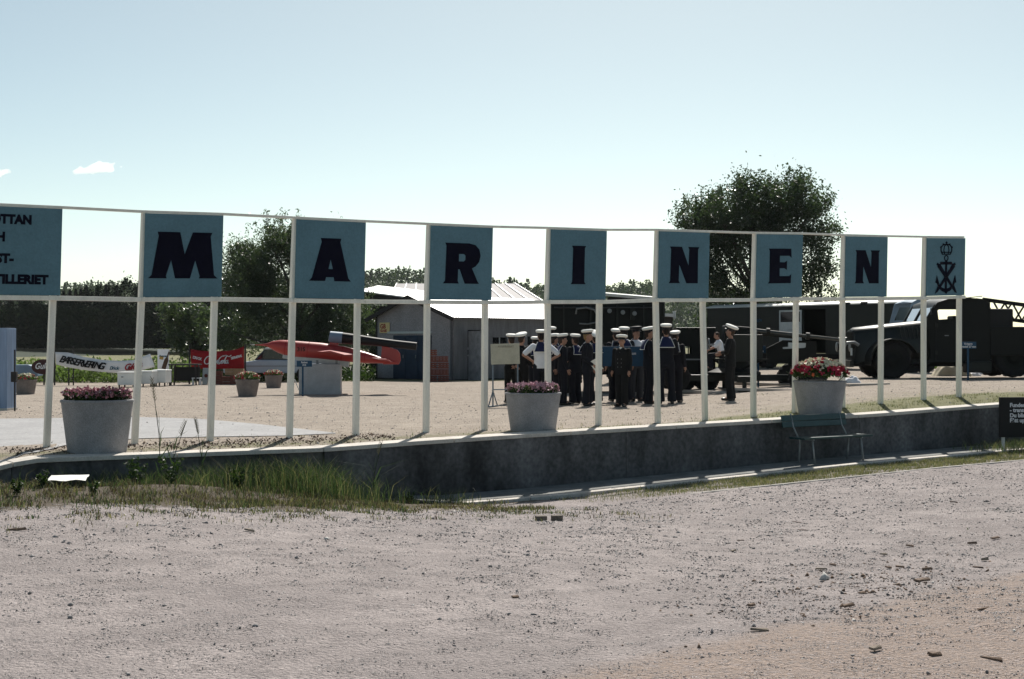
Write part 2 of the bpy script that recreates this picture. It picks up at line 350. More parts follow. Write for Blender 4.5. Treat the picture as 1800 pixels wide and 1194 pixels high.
# footing slab and kerbs below the wall
def strip(name, v0, v1, u0, u1, lift, m, depth=.2, seg=1.6, lab=None):
    us = np.arange(u0, u1, seg)
    root = bpy.data.objects.new(name, None); C.objects.link(root); root['kind'] = 'structure'
    for a in us:
        mb = MB(); rings = []
        for u in np.linspace(a+.008, a+seg-.008, 4):
            p, q = FU(u, v0), FU(u, v1); z = float(lz(*FU(u, (v0+v1)/2)))+lift
            rings.append([(*p, z-depth), (*p, z), (*q, z), (*q, z-depth)])
        mb.loft([r[::-1] for r in rings]); mb.build('kerb_stone', m, root, bevel=.01)
mb = MB(); rings = []
for u in np.linspace(-2.9, 16, 50):
    p, q = FU(u, WV-.98), FU(u, WV+.05); z = float(lz(*FU(u, WV-.5)))+.03; rings.append([(*p, z-.15), (*p, z), (*q, z+.02), (*q, z-.15)])
mb.loft([r[::-1] for r in rings]); o = mb.build('footing_slab', mat('footing_concrete', (.2, .2, .19), .95, .3, 3, .4)); o['kind'] = 'structure'
strip('kerb', WV-1.16, WV-.99, -2.9, 12.5, .055, M_conc)
strip('edging_kerb', -4.10, -4.03, .4, 12.5, .012, mat('dull_kerb', (.36, .34, .31), .95, .25, 4, .3))

# ------------------------------------------------------------------ sign fence
fence = thing('sign_fence', 'long white post and rail fence carrying teal letter boards', 'sign fence', (0, Y0, 0), TH)
RAILZ = ([-9, -7.5, -6.3, -5.1, -3.97, -2.76, -1.6, -.4, .73, 1.92, 3.05, 4.25, 5.3, 6.44, 7.65, 8.92, 10, 11.1, 12], [2.08, 2.09, 2.09, 2.115, 2.117, 2.12, 2.13, 2.14, 2.17, 2.19, 2.24, 2.26, 2.28, 2.32, 2.34, 2.37, 2.4, 2.44, 2.46])
def rz(u): return float(np.interp(u, *RAILZ))
def postfoot(u): return float(gz(*FU(u, 0)))
LEAN = .026
PW = .083
pans = [-8.65+2.333*k for k in range(9)]
lens = [.07, .085, .10, .065, .055, .03, .02, .01, -.02, .02, -.05, -.06, .0, .03, .0, .02, .0, .01]
k = 0
for i, a in enumerate(pans):
    for side in (0, 1):
        u = a + (.03 if side == 0 else 1.12); zt = rz(u) + (1.2 if side == 0 else .9); zm = rz(u)
        m = MB(); l = lens[k]; k += 1
        zg = postfoot(u) - .3; vt = .045
        r = []
        for z in (zg, zm-.01, zt):
            x = u + (l*(z-zm)/2.1 if z < zm else LEAN*(z-zm))
            w = PW/2 if z <= zm else PW/2*.62
            r.append([(x-w, -vt, z), (x+w, -vt, z), (x+w, vt, z), (x-w, vt, z)])
        m.loft(r); m.build('post', M_white, fence, bevel=.006)
# rails in lengths between the boards
ends = [-9.6] + [q for a in pans for q in (a, a+1.2)]
for a, b in zip(ends[:-1], ends[1:]):
    for top in (0, 1):
        m = MB(); h, w = (.064, .06) if not top else (.037, .06); dz = 0 if not top else 1.215; dx = 0 if not top else LEAN*1.2
        za, zb = rz(a)+dz, rz(b)+dz
        if not top: za -= .04; zb -= .04
        # boards are two finger widths wide of the posts, rails sit in front of the posts
        m.bar((a+dx+.002, -.078 if not top else -.02, za), (b+dx-.002, -.078 if not top else -.02, zb), w, h); m.build('rail', M_white, fence, bevel=.004)
def flare(pts): return pts
LET = {
 'M': ([(-.515, 0), (-.465, .05), (-.375, .61), (-.392, .665), (-.06, .665), (.015, .345), (.13, .665), (.425, .665), (.40, .61), (.465, .05), (.52, 0), (.235, 0), (.25, .03), (.175, .265), (.10, 0), (-.12, 0), (-.185, .265), (-.258, .03), (-.245, 0)], []),
 'A': ([(-.35, 0), (-.305, .05), (-.155, .60), (-.172, .655), (.172, .655), (.157, .60), (.305, .05), (.35, 0), (.072, 0), (.06, .06), (-.072, .06), (-.085, 0)], [[(-.035, .185), (.042, .185), (.0, .335)]]),
 'R': ([(-.335, 0), (-.30, .045), (-.285, .61), (-.31, .655), (.14, .655), (.26, .63), (.335, .56), (.36, .46), (.335, .36), (.27, .285), (.2, .25), (.31, .04), (.34, 0), (.07, 0), (-.03, .23), (-.062, .23), (-.065, .045), (-.045, 0)], [[(-.05, .36), (.045, .36), (.072, .385), (.075, .455), (.045, .48), (-.05, .48)]]),
 'I': ([(-.155, 0), (-.125, .04), (-.12, .615), (-.145, .655), (.15, .655), (.125, .615), (.125, .04), (.155, 0)], []),
 'N': ([(-.345, 0), (-.315, .045), (-.305, .61), (-.335, .655), (-.06, .655), (.105, .31), (.115, .61), (.09, .655), (.345, .655), (.318, .61), (.325, .0), (.06, 0), (-.115, .345), (-.12, .045), (-.09, 0)], []),
 'E': ([(-.29, 0), (-.255, .04), (-.255, .615), (-.285, .655), (.29, .655), (.30, .485), (.25, .52), (.0, .52), (.0, .40), (.12, .395), (.185, .425), (.185, .255), (.12, .285), (.0, .285), (.0, .135), (.25, .135), (.30, .17), (.29, 0)], []),
}
word = ['', 'M', 'A', 'R', 'I', 'N', 'E', 'N', '']
for i, a in enumerate(pans):
    m = MB(); b = a+1.2; z0, z1 = rz(a), rz(b); d = LEAN*1.2; y0, y1 = -.073, -.05
    q = [(a+.035, z0), (b, z1), (b+d, z1+1.19), (a+.035+d, z0+1.19)]
    m.poly(q, y0, y1)
    lab = 'teal board painted with the dark letter '+word[i] if word[i] else ('teal board with lines of dark lettering' if i == 0 else 'teal board with a crown and anchor emblem')
    pn = m.build('letter_board', M_teal, fence, label=lab)
    m = MB(); slope = (z1-z0)/1.2; cx = a+.61
    S = Matrix(((1, 0, LEAN, 0), (0, 1, 0, 0), (slope, 0, 1, 0), (0, 0, 0, 1)))
    m.M = T((cx, 0, (z0+z1)/2)) @ S
    if word[i]:
        out, holes = LET[word[i]]
        out = [(x, z+.265) for x, z in out]; holes = [[(x, z+.265) for x, z in h] for h in holes]
        if word[i] == 'N' and i == 7: out = [(x+.02, z) for x, z in out]
        m.poly(out, y0-.007, y0-.001, holes); m.build('letter', M_navy, pn)
    elif i == 0:
        for t, z, sx in (('FLOTTAN', .965, .93), ('OCH', .725, .9), ('KUST-', .435, 1.0), ('ARTILLERIET', .155, 1.0)):
            m = MB(); m.M = T((cx, 0, (z0+z1)/2)) @ S; m.text(t, .165, T((-.50, y0-.003, z)) @ RX90, off=.010, sx=sx); m.build('lettering', M_navy, pn)
    else:
        yy = y0-.006; up = (0, 1, 0)
        def bb(p, q, w): m.bar((p[0], yy, p[1]), (q[0], yy, q[1]), w, .008, up=up)
        # crown
        for sx in (-1, 1):
            arc = [(sx*.15*math.sin(t)*1.0, .905+.17*math.sin(t*.5)*(1 if t < 2.6 else .98)) for t in (1.75, 2.1, 2.5, 2.9, 3.14)]
            arc = [(sx*.125, .86), (sx*.165, .93), (sx*.16, 1.0), (sx*.10, 1.05), (sx*.0, 1.06)]
            for p, q in zip(arc[:-1], arc[1:]): bb(p, q, .026)
            arc = [(sx*.05, .86), (sx*.08, .94), (sx*.06, 1.02), (0, 1.06)]
            for p, q in zip(arc[:-1], arc[1:]): bb(p, q, .018)
            for z in (.855, .895): bb((0, z), (sx*.13, z), .02)
            m.ball((sx*.17, yy, 1.0), .018, 8); m.ball((sx*.1, yy, 1.065), .016, 8)
        bb((0, 1.05), (0, 1.12), .022); bb((-.03, 1.095), (.03, 1.095), .018)
        # ring, shank, stock, arms of the anchor
        ring = [(.055*math.cos(t), .775+.055*math.sin(t)) for t in np.linspace(0, 2*math.pi, 13)]
        for p, q in zip(ring[:-1], ring[1:]): bb(p, q, .02)
        bb((0, .73), (0, .12), .06); m.poly([(-.2, .64), (.2, .64), (.17, .70), (-.17, .70)], yy-.004, yy+.002)
        for sx in (-1, 1):
            arc = [(0, .1), (sx*.12, .13), (sx*.22, .21), (sx*.27, .30)]
            for (p, q), w in zip(zip(arc[:-1], arc[1:]), (.07, .06, .045)): bb(p, q, w)
            m.poly([(sx*.28, .42), (sx*.20, .24), (sx*.32, .27)][::sx], yy-.004, yy+.002)
            # crossed gun barrels
            m.poly([(sx*.27, .60), (sx*.20, .665), (sx*-.30, .10), (sx*-.33, .05), (sx*-.27, .07)][::-sx], yy-.010, yy-.004)
            m.poly([(sx*-.24, .22), (sx*-.33, .05), (sx*-.2, .14)][::-sx], yy-.012, yy-.010)
            bb((sx*.19, .61), (sx*.28, .66), .05)
        m.poly([(-.07, .10), (0, .03), (.07, .10), (0, .15)], yy-.012, yy-.01)
        m.build('emblem', M_navy, pn)
# ------------------------------------------------------------------ foliage helpers
def rot_rand(n):
    q = RNG.normal(size=(n, 4)); q /= np.linalg.norm(q, axis=1)[:, None]; w, x, y, z = q.T
    return np.stack([np.stack([1-2*(y*y+z*z), 2*(x*y-z*w), 2*(x*z+y*w)], -1), np.stack([2*(x*y+z*w), 1-2*(x*x+z*z), 2*(y*z-x*w)], -1), np.stack([2*(x*z-y*w), 2*(y*z+x*w), 1-2*(x*x+y*y)], -1)], 1)
def leaves(cent, size, asp=.5, droop=0):
    n = len(cent); size = np.broadcast_to(np.asarray(size, float), (n,))
    q = np.array([(0, -.5, 0), (.5*asp, 0, .06), (0, .5, 0), (-.5*asp, 0, .06)])
    R = rot_rand(n); v = np.einsum('nij,kj->nki', R, q)*size[:, None, None] + cent[:, None]
    f = np.arange(n*4).reshape(n, 4); return v.reshape(-1, 3), f
def blades(base, h, w, lean=.35, curve=.5):
    n = len(base); h = np.broadcast_to(h, (n,)); w = np.broadcast_to(w, (n,))
    a = RNG.uniform(0, 2*np.pi, n); dx = np.stack([np.cos(a), np.sin(a), 0*a], -1); b = RNG.uniform(0, 2*np.pi, n); sd = np.stack([np.cos(b), np.sin(b), 0*b], -1)
    l = (RNG.uniform(.1, 1, n)*lean*h)[:, None]; up = np.array([0, 0, 1.])
    p0 = base; p1 = base + up*h[:, None]*.55 + dx*l*.35; p2 = base + up*h[:, None]*RNG.uniform(.8, 1, n)[:, None] + dx*l*(1+curve)
    ww = (w/2)[:, None]
    v = np.stack([p0-sd*ww, p0+sd*ww, p1+sd*ww*.8, p1-sd*ww*.8, p2], 1).reshape(-1, 3)
    i = np.arange(n)[:, None]*5
    f = np.concatenate([i+np.array([0, 1, 2]), i+np.array([0, 2, 3]), i+np.array([3, 2, 4])], 0)
    return v, f
def merge(*vf):
    v = np.concatenate([a for a, _ in vf]); o = np.cumsum([0]+[len(a) for a, _ in vf[:-1]]); f = np.concatenate([b+k for (_, b), k in zip(vf, o)]); return v, f
M_leafdk = leafmat('leaf_dark', (.018, .035, .012), (.045, .07, .022), .35)
M_leafmid = leafmat('leaf_mid', (.035, .06, .02), (.075, .105, .035), .42)
M_willow = leafmat('leaf_willow', (.025, .04, .023), (.075, .095, .06), .45, 1.2, .6, .28)
M_grass = leafmat('grass', (.04, .062, .03), (.105, .13, .07), .35, 3)
M_dead = leafmat('dead_weed', (.06, .042, .032), (.12, .085, .065), .2, 3)
M_drygrass = leafmat('dry_grass', (.15, .13, .08), (.27, .235, .155), .3, 3)
M_reed = leafmat('reed', (.025, .045, .02), (.06, .085, .045), .35, 2)
M_pink = mat('pink_petals', (.40, .17, .20), .7, .35, 20)
M_palepink = mat('pale_pink_petals', (.55, .33, .38), .7, .3, 20)
M_redpet = mat('red_petals', (.45, .03, .07), .6, .35, 14)
M_whitepet = mat('white_petals', (.75, .72, .55), .6, .1, 14)
M_redgold = mat('orange_petals', (.5, .10, .04), .6, .3, 14)

# ------------------------------------------------------------------ planters
def disc(n, r):
    a = RNG.uniform(0, 2*np.pi, n); q = np.sqrt(RNG.random(n))*r; return np.stack([q*np.cos(a), q*np.sin(a), RNG.uniform(-1, 1, n)], -1)
def planter(label, loc, rz, top, bot, h, kind, group=None, n=500, fh=.2, wall_mat=None):
    wm = wall_mat or M_planter
    t = thing('flower_planter', label, 'planter', loc, rz, group)
    m = MB(); w = .055*top; a, b, c = bot/2, top/2, top/2-w
    m.lathe([(a*.99, -.03), (a, 0), (b-.014, h-.055*h), (b, h-.05*h), (b, h-.008), (b-.008, h), (c, h), (c*.98, h-.10)], 48)
    m.build('pot', wm, t, smooth=35)
    m = MB(); m.lathe([(c*.97, h-.11), (c*.97, h-.07)], 32); m.build('soil', M_soil, t)
    if kind in ('pink', 'palepink'):
        k = n*4; p = disc(k, c*1.0); p[:, 2] = h - .06 + (p[:, 2]*.5+.5)*fh*.95
        v, f = leaves(p, RNG.uniform(.03, .065, k), .7); o = obj('foliage', npmesh('foliage', v, f, M_leafdk), t, kind='stuff')
        p = disc(n, c*1.03); lump = .12*np.sin(p[:, 0]*9+loc[0])*np.cos(p[:, 1]*8); p[:, 2] = h - .05 + fh*(.8 + .24*p[:, 2] + lump)
        side = RNG.random(n) < .16; p[side, 2] = h + fh*RNG.uniform(.1, .7, side.sum())
        v, f = leaves(np.repeat(p, 3, 0) + RNG.normal(0, .012, (3*n, 3)), RNG.uniform(.025, .05, 3*n), .9)
        obj('blossoms', npmesh('blossoms', v, f, [M_pink if kind == 'pink' else M_palepink, M_palepink], (np.arange(len(f)) % 7 == 0).astype(int)), t, kind='stuff')
    else:
        def dome(k, s=1.0, wide=1.12):
            a = RNG.uniform(0, 2*np.pi, k); r = np.sqrt(RNG.random(k))*c*wide; z = h - .05 + fh*s*np.sqrt(np.clip(1-(r/(c*1.3))**2, .04, 1)); return np.stack([r*np.cos(a), r*np.sin(a), z], -1)
        p = dome(n*4); p[:, 2] -= RNG.random(n*4)*.5*(p[:, 2]-h+.05)
        v, f = leaves(p, RNG.uniform(.05, .10, n*4)*top, .6); obj('foliage', npmesh('foliage', v, f, M_leafmid), t, kind='stuff')
        p = dome(n, 1.05, 1.2); sz = RNG.uniform(.045, .08, n)*max(top, .75)
        inner = p[:, 2] > h - .05 + fh*.75
        mi = np.where(inner & (RNG.random(n) < .75), 1, np.where(RNG.random(n) < .12, 2, 0)); mi = np.where((RNG.random(n) < .12), 1, mi)
        v, f = leaves(np.repeat(p, 4, 0) + RNG.normal(0, .01, (4*n, 3)), np.repeat(sz, 4), .9)
        obj('blossoms', npmesh('blossoms', v, f, [M_redpet, M_whitepet, M_redgold], np.repeat(mi, 4)), t, kind='stuff')
        m = MB()
        for a in range(7):
            an = a*.9+.4; x, y = math.cos(an)*c, math.sin(an)*c
            m.tube([(x*.7, y*.7, h-.05), (x*1.15, y*1.15, h+.1), (x*1.4, y*1.4, h+.05+.06*(a % 3))], .006, 5)
        m.build('stems', M_reed, t, kind='stuff')
    return t
def onfence(x, v): 
    u = pu(x, v); X, Y = FU(u, v); return Vector((X, Y, float(gz(X, Y))))
p = onfence(171, -.62); planter('large round concrete planter of dusty pink flowers, leftmost on the wall', p, rad(9), .97, .78, .70, 'pink', 'planters on the retaining wall', 700, .18)
p = onfence(937, -.55); planter('round concrete planter of pale pink flowers before the notice board', p, rad(4), .93, .74, .62, 'palepink', 'planters on the retaining wall', 600, .19)
p = onfence(1441, -.62); planter('round concrete planter of red and white petunias above the bench', p, rad(38), 1.0, .78, .62, 'petunia', 'planters on the retaining wall', 430, .44)
def gy(x, y):
    Z = 1.45*2500/(y-605)
    for _ in range(6):
        X = (x-900)/2500*Z; Z = (EYE-float(gz(X, Z)))*2500/(y-605)
    return G(x, Z)
M_clay = mat('brown_planter', (.20, .17, .155), .95, .2, 6, .2, fine=.2)
planter('small brown planter of red and white flowers near the nose of the red drone', gy(435, 697), rad(5), .70, .50, .47, 'petunia', 'small brown planters in the yard', 110, .26, M_clay)
planter('small brown planter of red flowers behind the nearer one, left of the block', gy(481, 682), rad(12), .62, .46, .42, 'petunia', 'small brown planters in the yard', 90, .22, M_clay)
planter('small brown planter at the far left beside the blue column', gy(45, 693), rad(4), .66, .5, .42, 'petunia', 'small brown planters in the yard', 80, .22, M_clay)

# ------------------------------------------------------------------ bench below the wall
u = pu(1459, WV-.42); X, Y = FU(u, WV-.42)
bench = thing('park_bench', 'dark green park bench standing against the retaining wall', 'bench', (X, Y, float(lz(X, Y))+.045), TH+rad(2))
for k in range(3):
    m = MB(); m.box((0, -.17+k*.13, .435), (1.75, .10, .035)); m.build('seat_slat', M_green, bench, bevel=.006)
for z, y in ((.66, .255), (.77, .275)):
    m = MB(); m.box((-.12, y, z), (1.62, .03, .105), rot=(rad(-12), 0, 0)); m.build('back_slat', M_green, bench, bevel=.006)
M_legs = mat('grey_bench_iron', (.30, .31, .31), .5, .2, 8, .1, metal=.3)
for x in (-.62, .62):
    for y in (-.16, .12):
        m = MB(); m.tube([(x, y, .415), (x+(.02 if y < 0 else -.01), y*1.25, 0)], .017, 8); m.build('leg', M_legs, bench, smooth=True)
    m = MB(); m.tube([(x-.05, .10, .40), (x-.06, .235, .62), (x-.07, .29, .85)], .014, 8); m.build('back_support', M_legs, bench, smooth=True)
    m = MB(); m.bar((x, -.2, .405), (x, .14, .405), .03, .02); m.build('seat_bearer', M_legs, bench)

# ------------------------------------------------------------------ black sign at the right edge
u = pu(1757, WV-.9); 
bx, by = FU(u, WV-.9)
sg = thing('notice_sign', 'black sign board with white lettering standing on grass at right', 'sign', (bx, by, float(lz(bx, by))), rad(6))
m = MB(); m.box((.62, 0, .665), (1.26, .03, .76)); m.build('board', M_black, sg, bevel=.004)
for t, z in (('Fundera', .86), ('- trans', .765), ('Du blir', .665), ('Fått up', .57)):
    m = MB(); m.text(t, .105, T((.195, -.019, z)) @ RX90, off=.004); m.build('lettering', M_whiteink, sg)
for x in (.09, 1.1):
    m = MB(); m.box((x, .045, .27), (.05, .05, .7)); m.build('leg', M_palegrey, sg)

# ------------------------------------------------------------------ notice board on easel legs
p = G(888, 33.0)
nb = thing('notice_board', 'cream notice board on grey steel easel legs in front of the sailors', 'notice board', p, rad(-6))
S = 33/2500
z0 = (709-634)*S; z1 = (709-598)*S
M_cream = mat('cream_board', (.42, .41, .33), .8, .15, 4, .05, fine=.15)
m = MB(); m.box((0, 0, (z0+z1)/2), (.67, .03, z1-z0), rot=(0, rad(-1.5), 0)); bd = m.build('board', M_cream, nb, bevel=.004)
m = MB(); m.text('AVSPÄRRAT', .07, T((-.17, -.019, z1-.09)) @ RX90); m.build('lettering', mat('faded_ink', (.22, .2, .16), .9), bd)
M_easel = mat('blue_grey_steel', (.16, .2, .24), .5, .2, 8, metal=.3)
for x in (-.29, .29):
    m = MB(); m.tube([(x, .03, z0+.3), (x, .03, .0)], .018, 8); m.build('leg', M_easel, nb)
    for d in (-1, 1):
        m = MB(); m.tube([(x, .03, .36), (x+d*.08, .03+d*.26, .0)], .014, 8); m.build('strut', M_easel, nb)
m = MB(); m.bar((-.29, .03, .40), (.29, .03, .40), .025, .025); m.build('crossbar', M_easel, nb)
m = MB(); m.bar((-.36, -.2, .012), (-.2, .28, .012), .04, .03); m.build('foot', M_easel, nb)

# ------------------------------------------------------------------ small blue signs on posts
def bluesign(label, x, ygr, ytop, ybot, w, lines, Z, post_x=0., rz=0., ts=.09):
    p = G(x, Z); s = Z/2500; gy_ = 605 + (EYE-p.z)/s
    zb, zt = (gy_-ybot)*s, (gy_-ytop)*s
    t = thing('information_sign', label, 'sign', p, rz, 'small blue information signs')
    m = MB(); m.box((0, 0, (zb+zt)/2), (w*s, .02, zt-zb)); b = m.build('board', M_bluesign, t, bevel=.003)
    for i, ln in enumerate(lines):
        m = MB(); m.text(ln, ts, T((0, -.013, zt-(zt-zb)*(.42+.42*i)*(1 if len(lines) > 1 else 1.3))) @ RX90, off=.002, align='CENTER'); m.build('lettering', M_whiteink, b)
    m = MB(); m.box((post_x*s, .025, zt*.48), (.05, .03, zt*.96)); m.build('post', M_bluesign, t)
    return t
bluesign('small dark blue sign on a post before the concrete block of the drone', 535, 0, 634, 645, 27, ['Robot', '315'], 40, -3, ts=.07)
bluesign('small blue sign with two white lines near the gun barrel', 1333, 0, 608, 621, 26, ['40 mm', 'luftvapnet'], 40.5, 0, ts=.075)
bluesign('small blue sign on a post in front of the truck cab', 1702, 0, 601, 613, 28, ['Krigare', 'kranbil 27 ton'], 42.2, 0, ts=.08)
bs = bluesign('wide blue information board between the sailors', 1097, 0, 609, 644, 76, ['Radar   station', ' '], 35.2, 0, ts=.10)
bs['group'] = 'blue boards by the sailors'

# ------------------------------------------------------------------ drone on its launch rail and block
Zd = 41.5; sd = Zd/2500
pb = G(600, Zd)
def dz(y): return (605-y)*sd + EYE
def dx(x): return (x-900)*sd
blk = thing('concrete_block', 'pale grey concrete block under the red drone', 'block', G(562, Zd), rad(3))
h = dz(640)-pb.z
m = MB(); m.box((0, .3, h/2-.02), (73*sd, .6, h+.04)); m.build('block', mat('block_concrete', (.40, .41, .42), .95, .15, 4, .3, fine=.18), blk, bevel=.02)
rail = thing('launch_rail', 'pale steel launching rail on the block below the red drone', 'launch rail', (dx(560), Zd+.28, 0), 0)
m = MB(); a, b = Vector((dx(495)-dx(560), 0, dz(625))), Vector((dx(612)-dx(560), 0, dz(641)-.0)); m.bar(a, b, .14, .17); m.build('beam', M_palegrey, rail, bevel=.015)
for x, y in ((540, 629), (548, 632), (600, 640)):
    m = MB(); m.box((dx(x)-dx(560), 0, dz(y)+.12), (.10, .12, .14)); m.build('cradle', M_palegrey, rail, bevel=.01)
for x in (556, 590):
    m = MB(); m.box((dx(x)-dx(560), 0, dz(640)+.02), (.07, .16, dz(632)-dz(640)+.06)); m.build('bracket', M_steel, rail)
dr = thing('target_drone', 'red jet target drone with black engine tube above its tail', 'drone', (dx(590), Zd+.28, dz(620)), 0)
def L(x, y, dy=0): return Vector((dx(x)-dx(590), dy, dz(y)-dz(620)))
m = MB()
ax = [(444, 606.5, .012), (452, 606.5, .02), (466, 606.5, .055), (476, 607, .15), (488, 609, .24), (500, 611.5, .285), (515, 613.5, .30), (560, 617, .30), (600, 622, .285), (640, 629, .21), (668, 634, .11), (700, 638.5, .05)]
m.tube([L(x, y) for x, y, _ in ax], [r*.8 for *_, r in ax], 20); m.build('fuselage', M_red, dr, smooth=40)
for x, y, r in ((500, 611.5, .285), (540, 615.4, .30), (600, 622, .285), (640, 629, .21)):
    m = MB(); m.tube([L(x-.35, y-.05), L(x+.35, y+.05)], r*.8+.004, 20); m.build('panel_joint', M_redcloth, dr, smooth=40)
m = MB(); m.text('315', .16, T(L(522, 617.5)+Vector((0, -.245, 0))) @ RX90, off=.004); m.build('lettering', M_ink, dr)
m = MB(); m.tube([L(436, 605.5), L(445, 606.5)], [.006, .014], 8); m.build('nose_probe', M_steel, dr)
for s in (-1, 1):
    m = MB(); r0, r1 = [], []
    le, te = L(556, 618), L(625, 625); 
    for t, yy, sw in ((0, .18*s, 0), (1, 1.55*s, .35)):
        c = 1-.45*t; x0 = le.x+sw; x1 = x0+(te.x-le.x)*c
        r0.append([(x0, yy, le.z), ((x0*2+x1)/3, yy, le.z+.05*c), (x1, yy, te.z+.03), ((x0*2+x1)/3, yy, le.z-.03*c)])
    m.loft(r0 if s > 0 else [q[::-1] for q in r0]); m.build('wing', M_red, dr, smooth=50)
    m = MB(); a, b = L(652, 629), L(690, 636)
    r = [[(a.x, .12*s, a.z), ((a.x+b.x)/2, .12*s, a.z-.0), (b.x, .12*s, b.z), ((a.x+b.x)/2, .12*s, a.z-.05)], [(a.x+.25, .75*s, a.z-.03), ((a.x+b.x)/2+.2, .75*s, a.z-.04), (b.x, .75*s, b.z), ((a.x+b.x)/2+.1, .75*s, a.z-.08)]]
    m.loft(r if s > 0 else [q[::-1] for q in r]); m.build('tailplane', M_red, dr)
m = MB()
m.poly([(q.x, q.z) for q in (L(672, 641), L(700, 641), L(703, 634), L(702, 622), L(697, 615), L(684, 611), L(670, 608), L(668, 630))][::-1], -.035, .035); m.build('tail_fin', M_red, dr, bevel=.02)
m = MB(); pts = [(578, 592.5, .15), (579, 592.5, .165), (600, 594.5, .165), (625, 597, .15), (655, 600.5, .125), (690, 604.5, .115), (731, 609, .115)]
m.tube([L(x, y) for x, y, _ in pts], [r for *_, r in pts], 18); en = m.build('jet_engine', M_black, dr, smooth=40)
m = MB(); m.tube([L(577, 592.2), L(578, 592.4), L(600, 594.4)], [.12, .17, .171], 18); m.build('engine_cowl', M_paleblue, dr, smooth=40)
m = MB(); m.poly([(q.x, q.z) for q in (L(577, 617), L(591, 618), L(593, 602), L(578, 600))], -.06, .06); m.build('engine_pylon', M_red, dr, bevel=.01)
m = MB(); m.poly([(q.x, q.z) for q in (L(670, 613), L(680, 613), L(682, 604), L(668, 603))], -.03, .03); m.build('rear_strut', M_red, dr)
p = gy(517, 692)
ss = thing('folded_sign', 'small pale folding board leaning beside the block', 'board', p, rad(8))
for s in (-1, 1):
    m = MB(); m.box((s*.10, 0, .21), (.02, .32, .45), rot=(0, rad(-s*22), 0)); m.build('panel', M_paleblue if s < 0 else M_palegrey, ss)
# ------------------------------------------------------------------ shed with gable towards the yard
M_render = mat('grey_render', (.26, .25, .26), .95, .15, 1.2, .35, fine=.22, bscale=30)
M_shedwall = mat('shed_boards', (.17, .175, .185), .9, .25, 2, .2, fine=.2, streak=(2, 2, .4))
M_corr = mat('corrugated_sheet', (.55, .55, .56), .45, .15, 1.5, .05, metal=.35)
M_dark = mat('dark_timber', (.035, .033, .032), .9, .3, 4, .2)
M_bluedoor = mat('dark_blue_door', (.02, .035, .06), .7, .2, 4, .1)
M_crate = mat('brown_red_crate', (.16, .055, .04), .8, .3, 5, .2)
M_tancrate = mat('tan_crate', (.26, .17, .10), .85, .25, 6, .2)
nc = G(795, 57.5); AZ = rad(-42)                # near corner; local +x runs along the side wall, +y along the gable
shed = thing('shed', 'grey rendered gable shed with corrugated roof behind the red drone', 'shed', nc, rad(48))
# local x: away to the right (48 deg), local y: away to the left
W_, L_, EV, PK = 4.5, 7.2, 2.62, 3.45
m = MB(); m.M = RZ(rad(90))
m.poly([(0, -.1), (W_, -.1), (W_, EV), (W_/2, PK), (0, EV)], -.12, 0); m.build('gable_wall', M_render, shed)
m = MB(); m.poly([(.0, -.1), (.9, -.1), (.9, 2.05), (1.75, 2.05), (1.75, -.1), (L_, -.1), (L_, EV), (0, EV)], 0, .12, holes=[[(2.4, 1.1), (3.3, 1.1), (3.3, 1.75), (2.4, 1.75)], [(4.6, 1.25), (5.6, 1.25), (5.6, 1.8), (4.6, 1.8)]]); m.build('side_wall', M_shedwall, shed)
m = MB(); m.box((L_, W_/2, EV/2), (.12, W_, EV+.1)); m.box((L_/2, W_, EV/2), (L_, .12, EV+.1)); m.box((L_/2, W_/2, .02), (L_, W_, .04)); m.build('inner_wall', M_dark, shed)
for s in (0, 1):
    m = MB(); n = 56; sl = (PK-EV)/(W_/2); rings = []
    for i in range(n*2+1):
        x = -.35 + (L_+.7)*i/(n*2); dzz = .022 if i % 2 else -.0
        a = (x, -.35, EV-.35*sl+.05+dzz); b = (x, W_/2, PK+.05+dzz)
        if s: a = (x, W_+.35, a[2])
        rings.append([a, b, (b[0], b[1], b[2]-.02), (a[0], a[1], a[2]-.02)])
    m.loft(rings); m.build('roof_slope', M_corr, shed, smooth=60)
m = MB()
for s in (0, 1):
    ye = -.35 if s == 0 else W_+.35
    m.bar((-.33, ye, EV-.35*sl-.02), (-.33, W_/2, PK-.04), .06, .16, up=(0, 0, 1))
m.build('barge_board', M_dark, shed)
m = MB(); m.box((1.33, -.05, .98), (.85, .05, 2.0)); m.M = T((.9, -.06, 0)) @ RZ(rad(-100)); m.v = []; m.f = []; m.m = []; m.box((.42, 0, 1.0), (.84, .045, 2.0)); dd = m.build('door', mat('old_grey_door', (.25, .25, .26), .9, .3, 4, .3), shed)
m = MB(); m.M = T((.9, -.06, 0)) @ RZ(rad(-100)); m.box((.42, .04, 1.25), (.84, .03, .06)); m.build('door_brace', M_dark, dd)
for x0, x1, z0, z1 in ((2.4, 3.3, 1.1, 1.75), (4.6, 5.6, 1.25, 1.8)):
    m = MB(); m.box(((x0+x1)/2, .05, (z0+z1)/2), (x1-x0, .02, z1-z0)); w = m.build('window', M_darkglass, shed)
    m = MB(); m.box(((x0+x1)/2, .03, (z0+z1)/2), (.04, .04, z1-z0)); m.box(((x0+x1)/2, -.01, z0-.03), (x1-x0+.16, .08, .06)); m.build('window_frame', M_palegrey, w)
m = MB(); m.box((1.33, .1, 1.28), (.7, .12, .10)); m.box((1.3, .1, 1.0), (.5, .12, .06)); m.build('door_shelf', M_palegrey, shed)
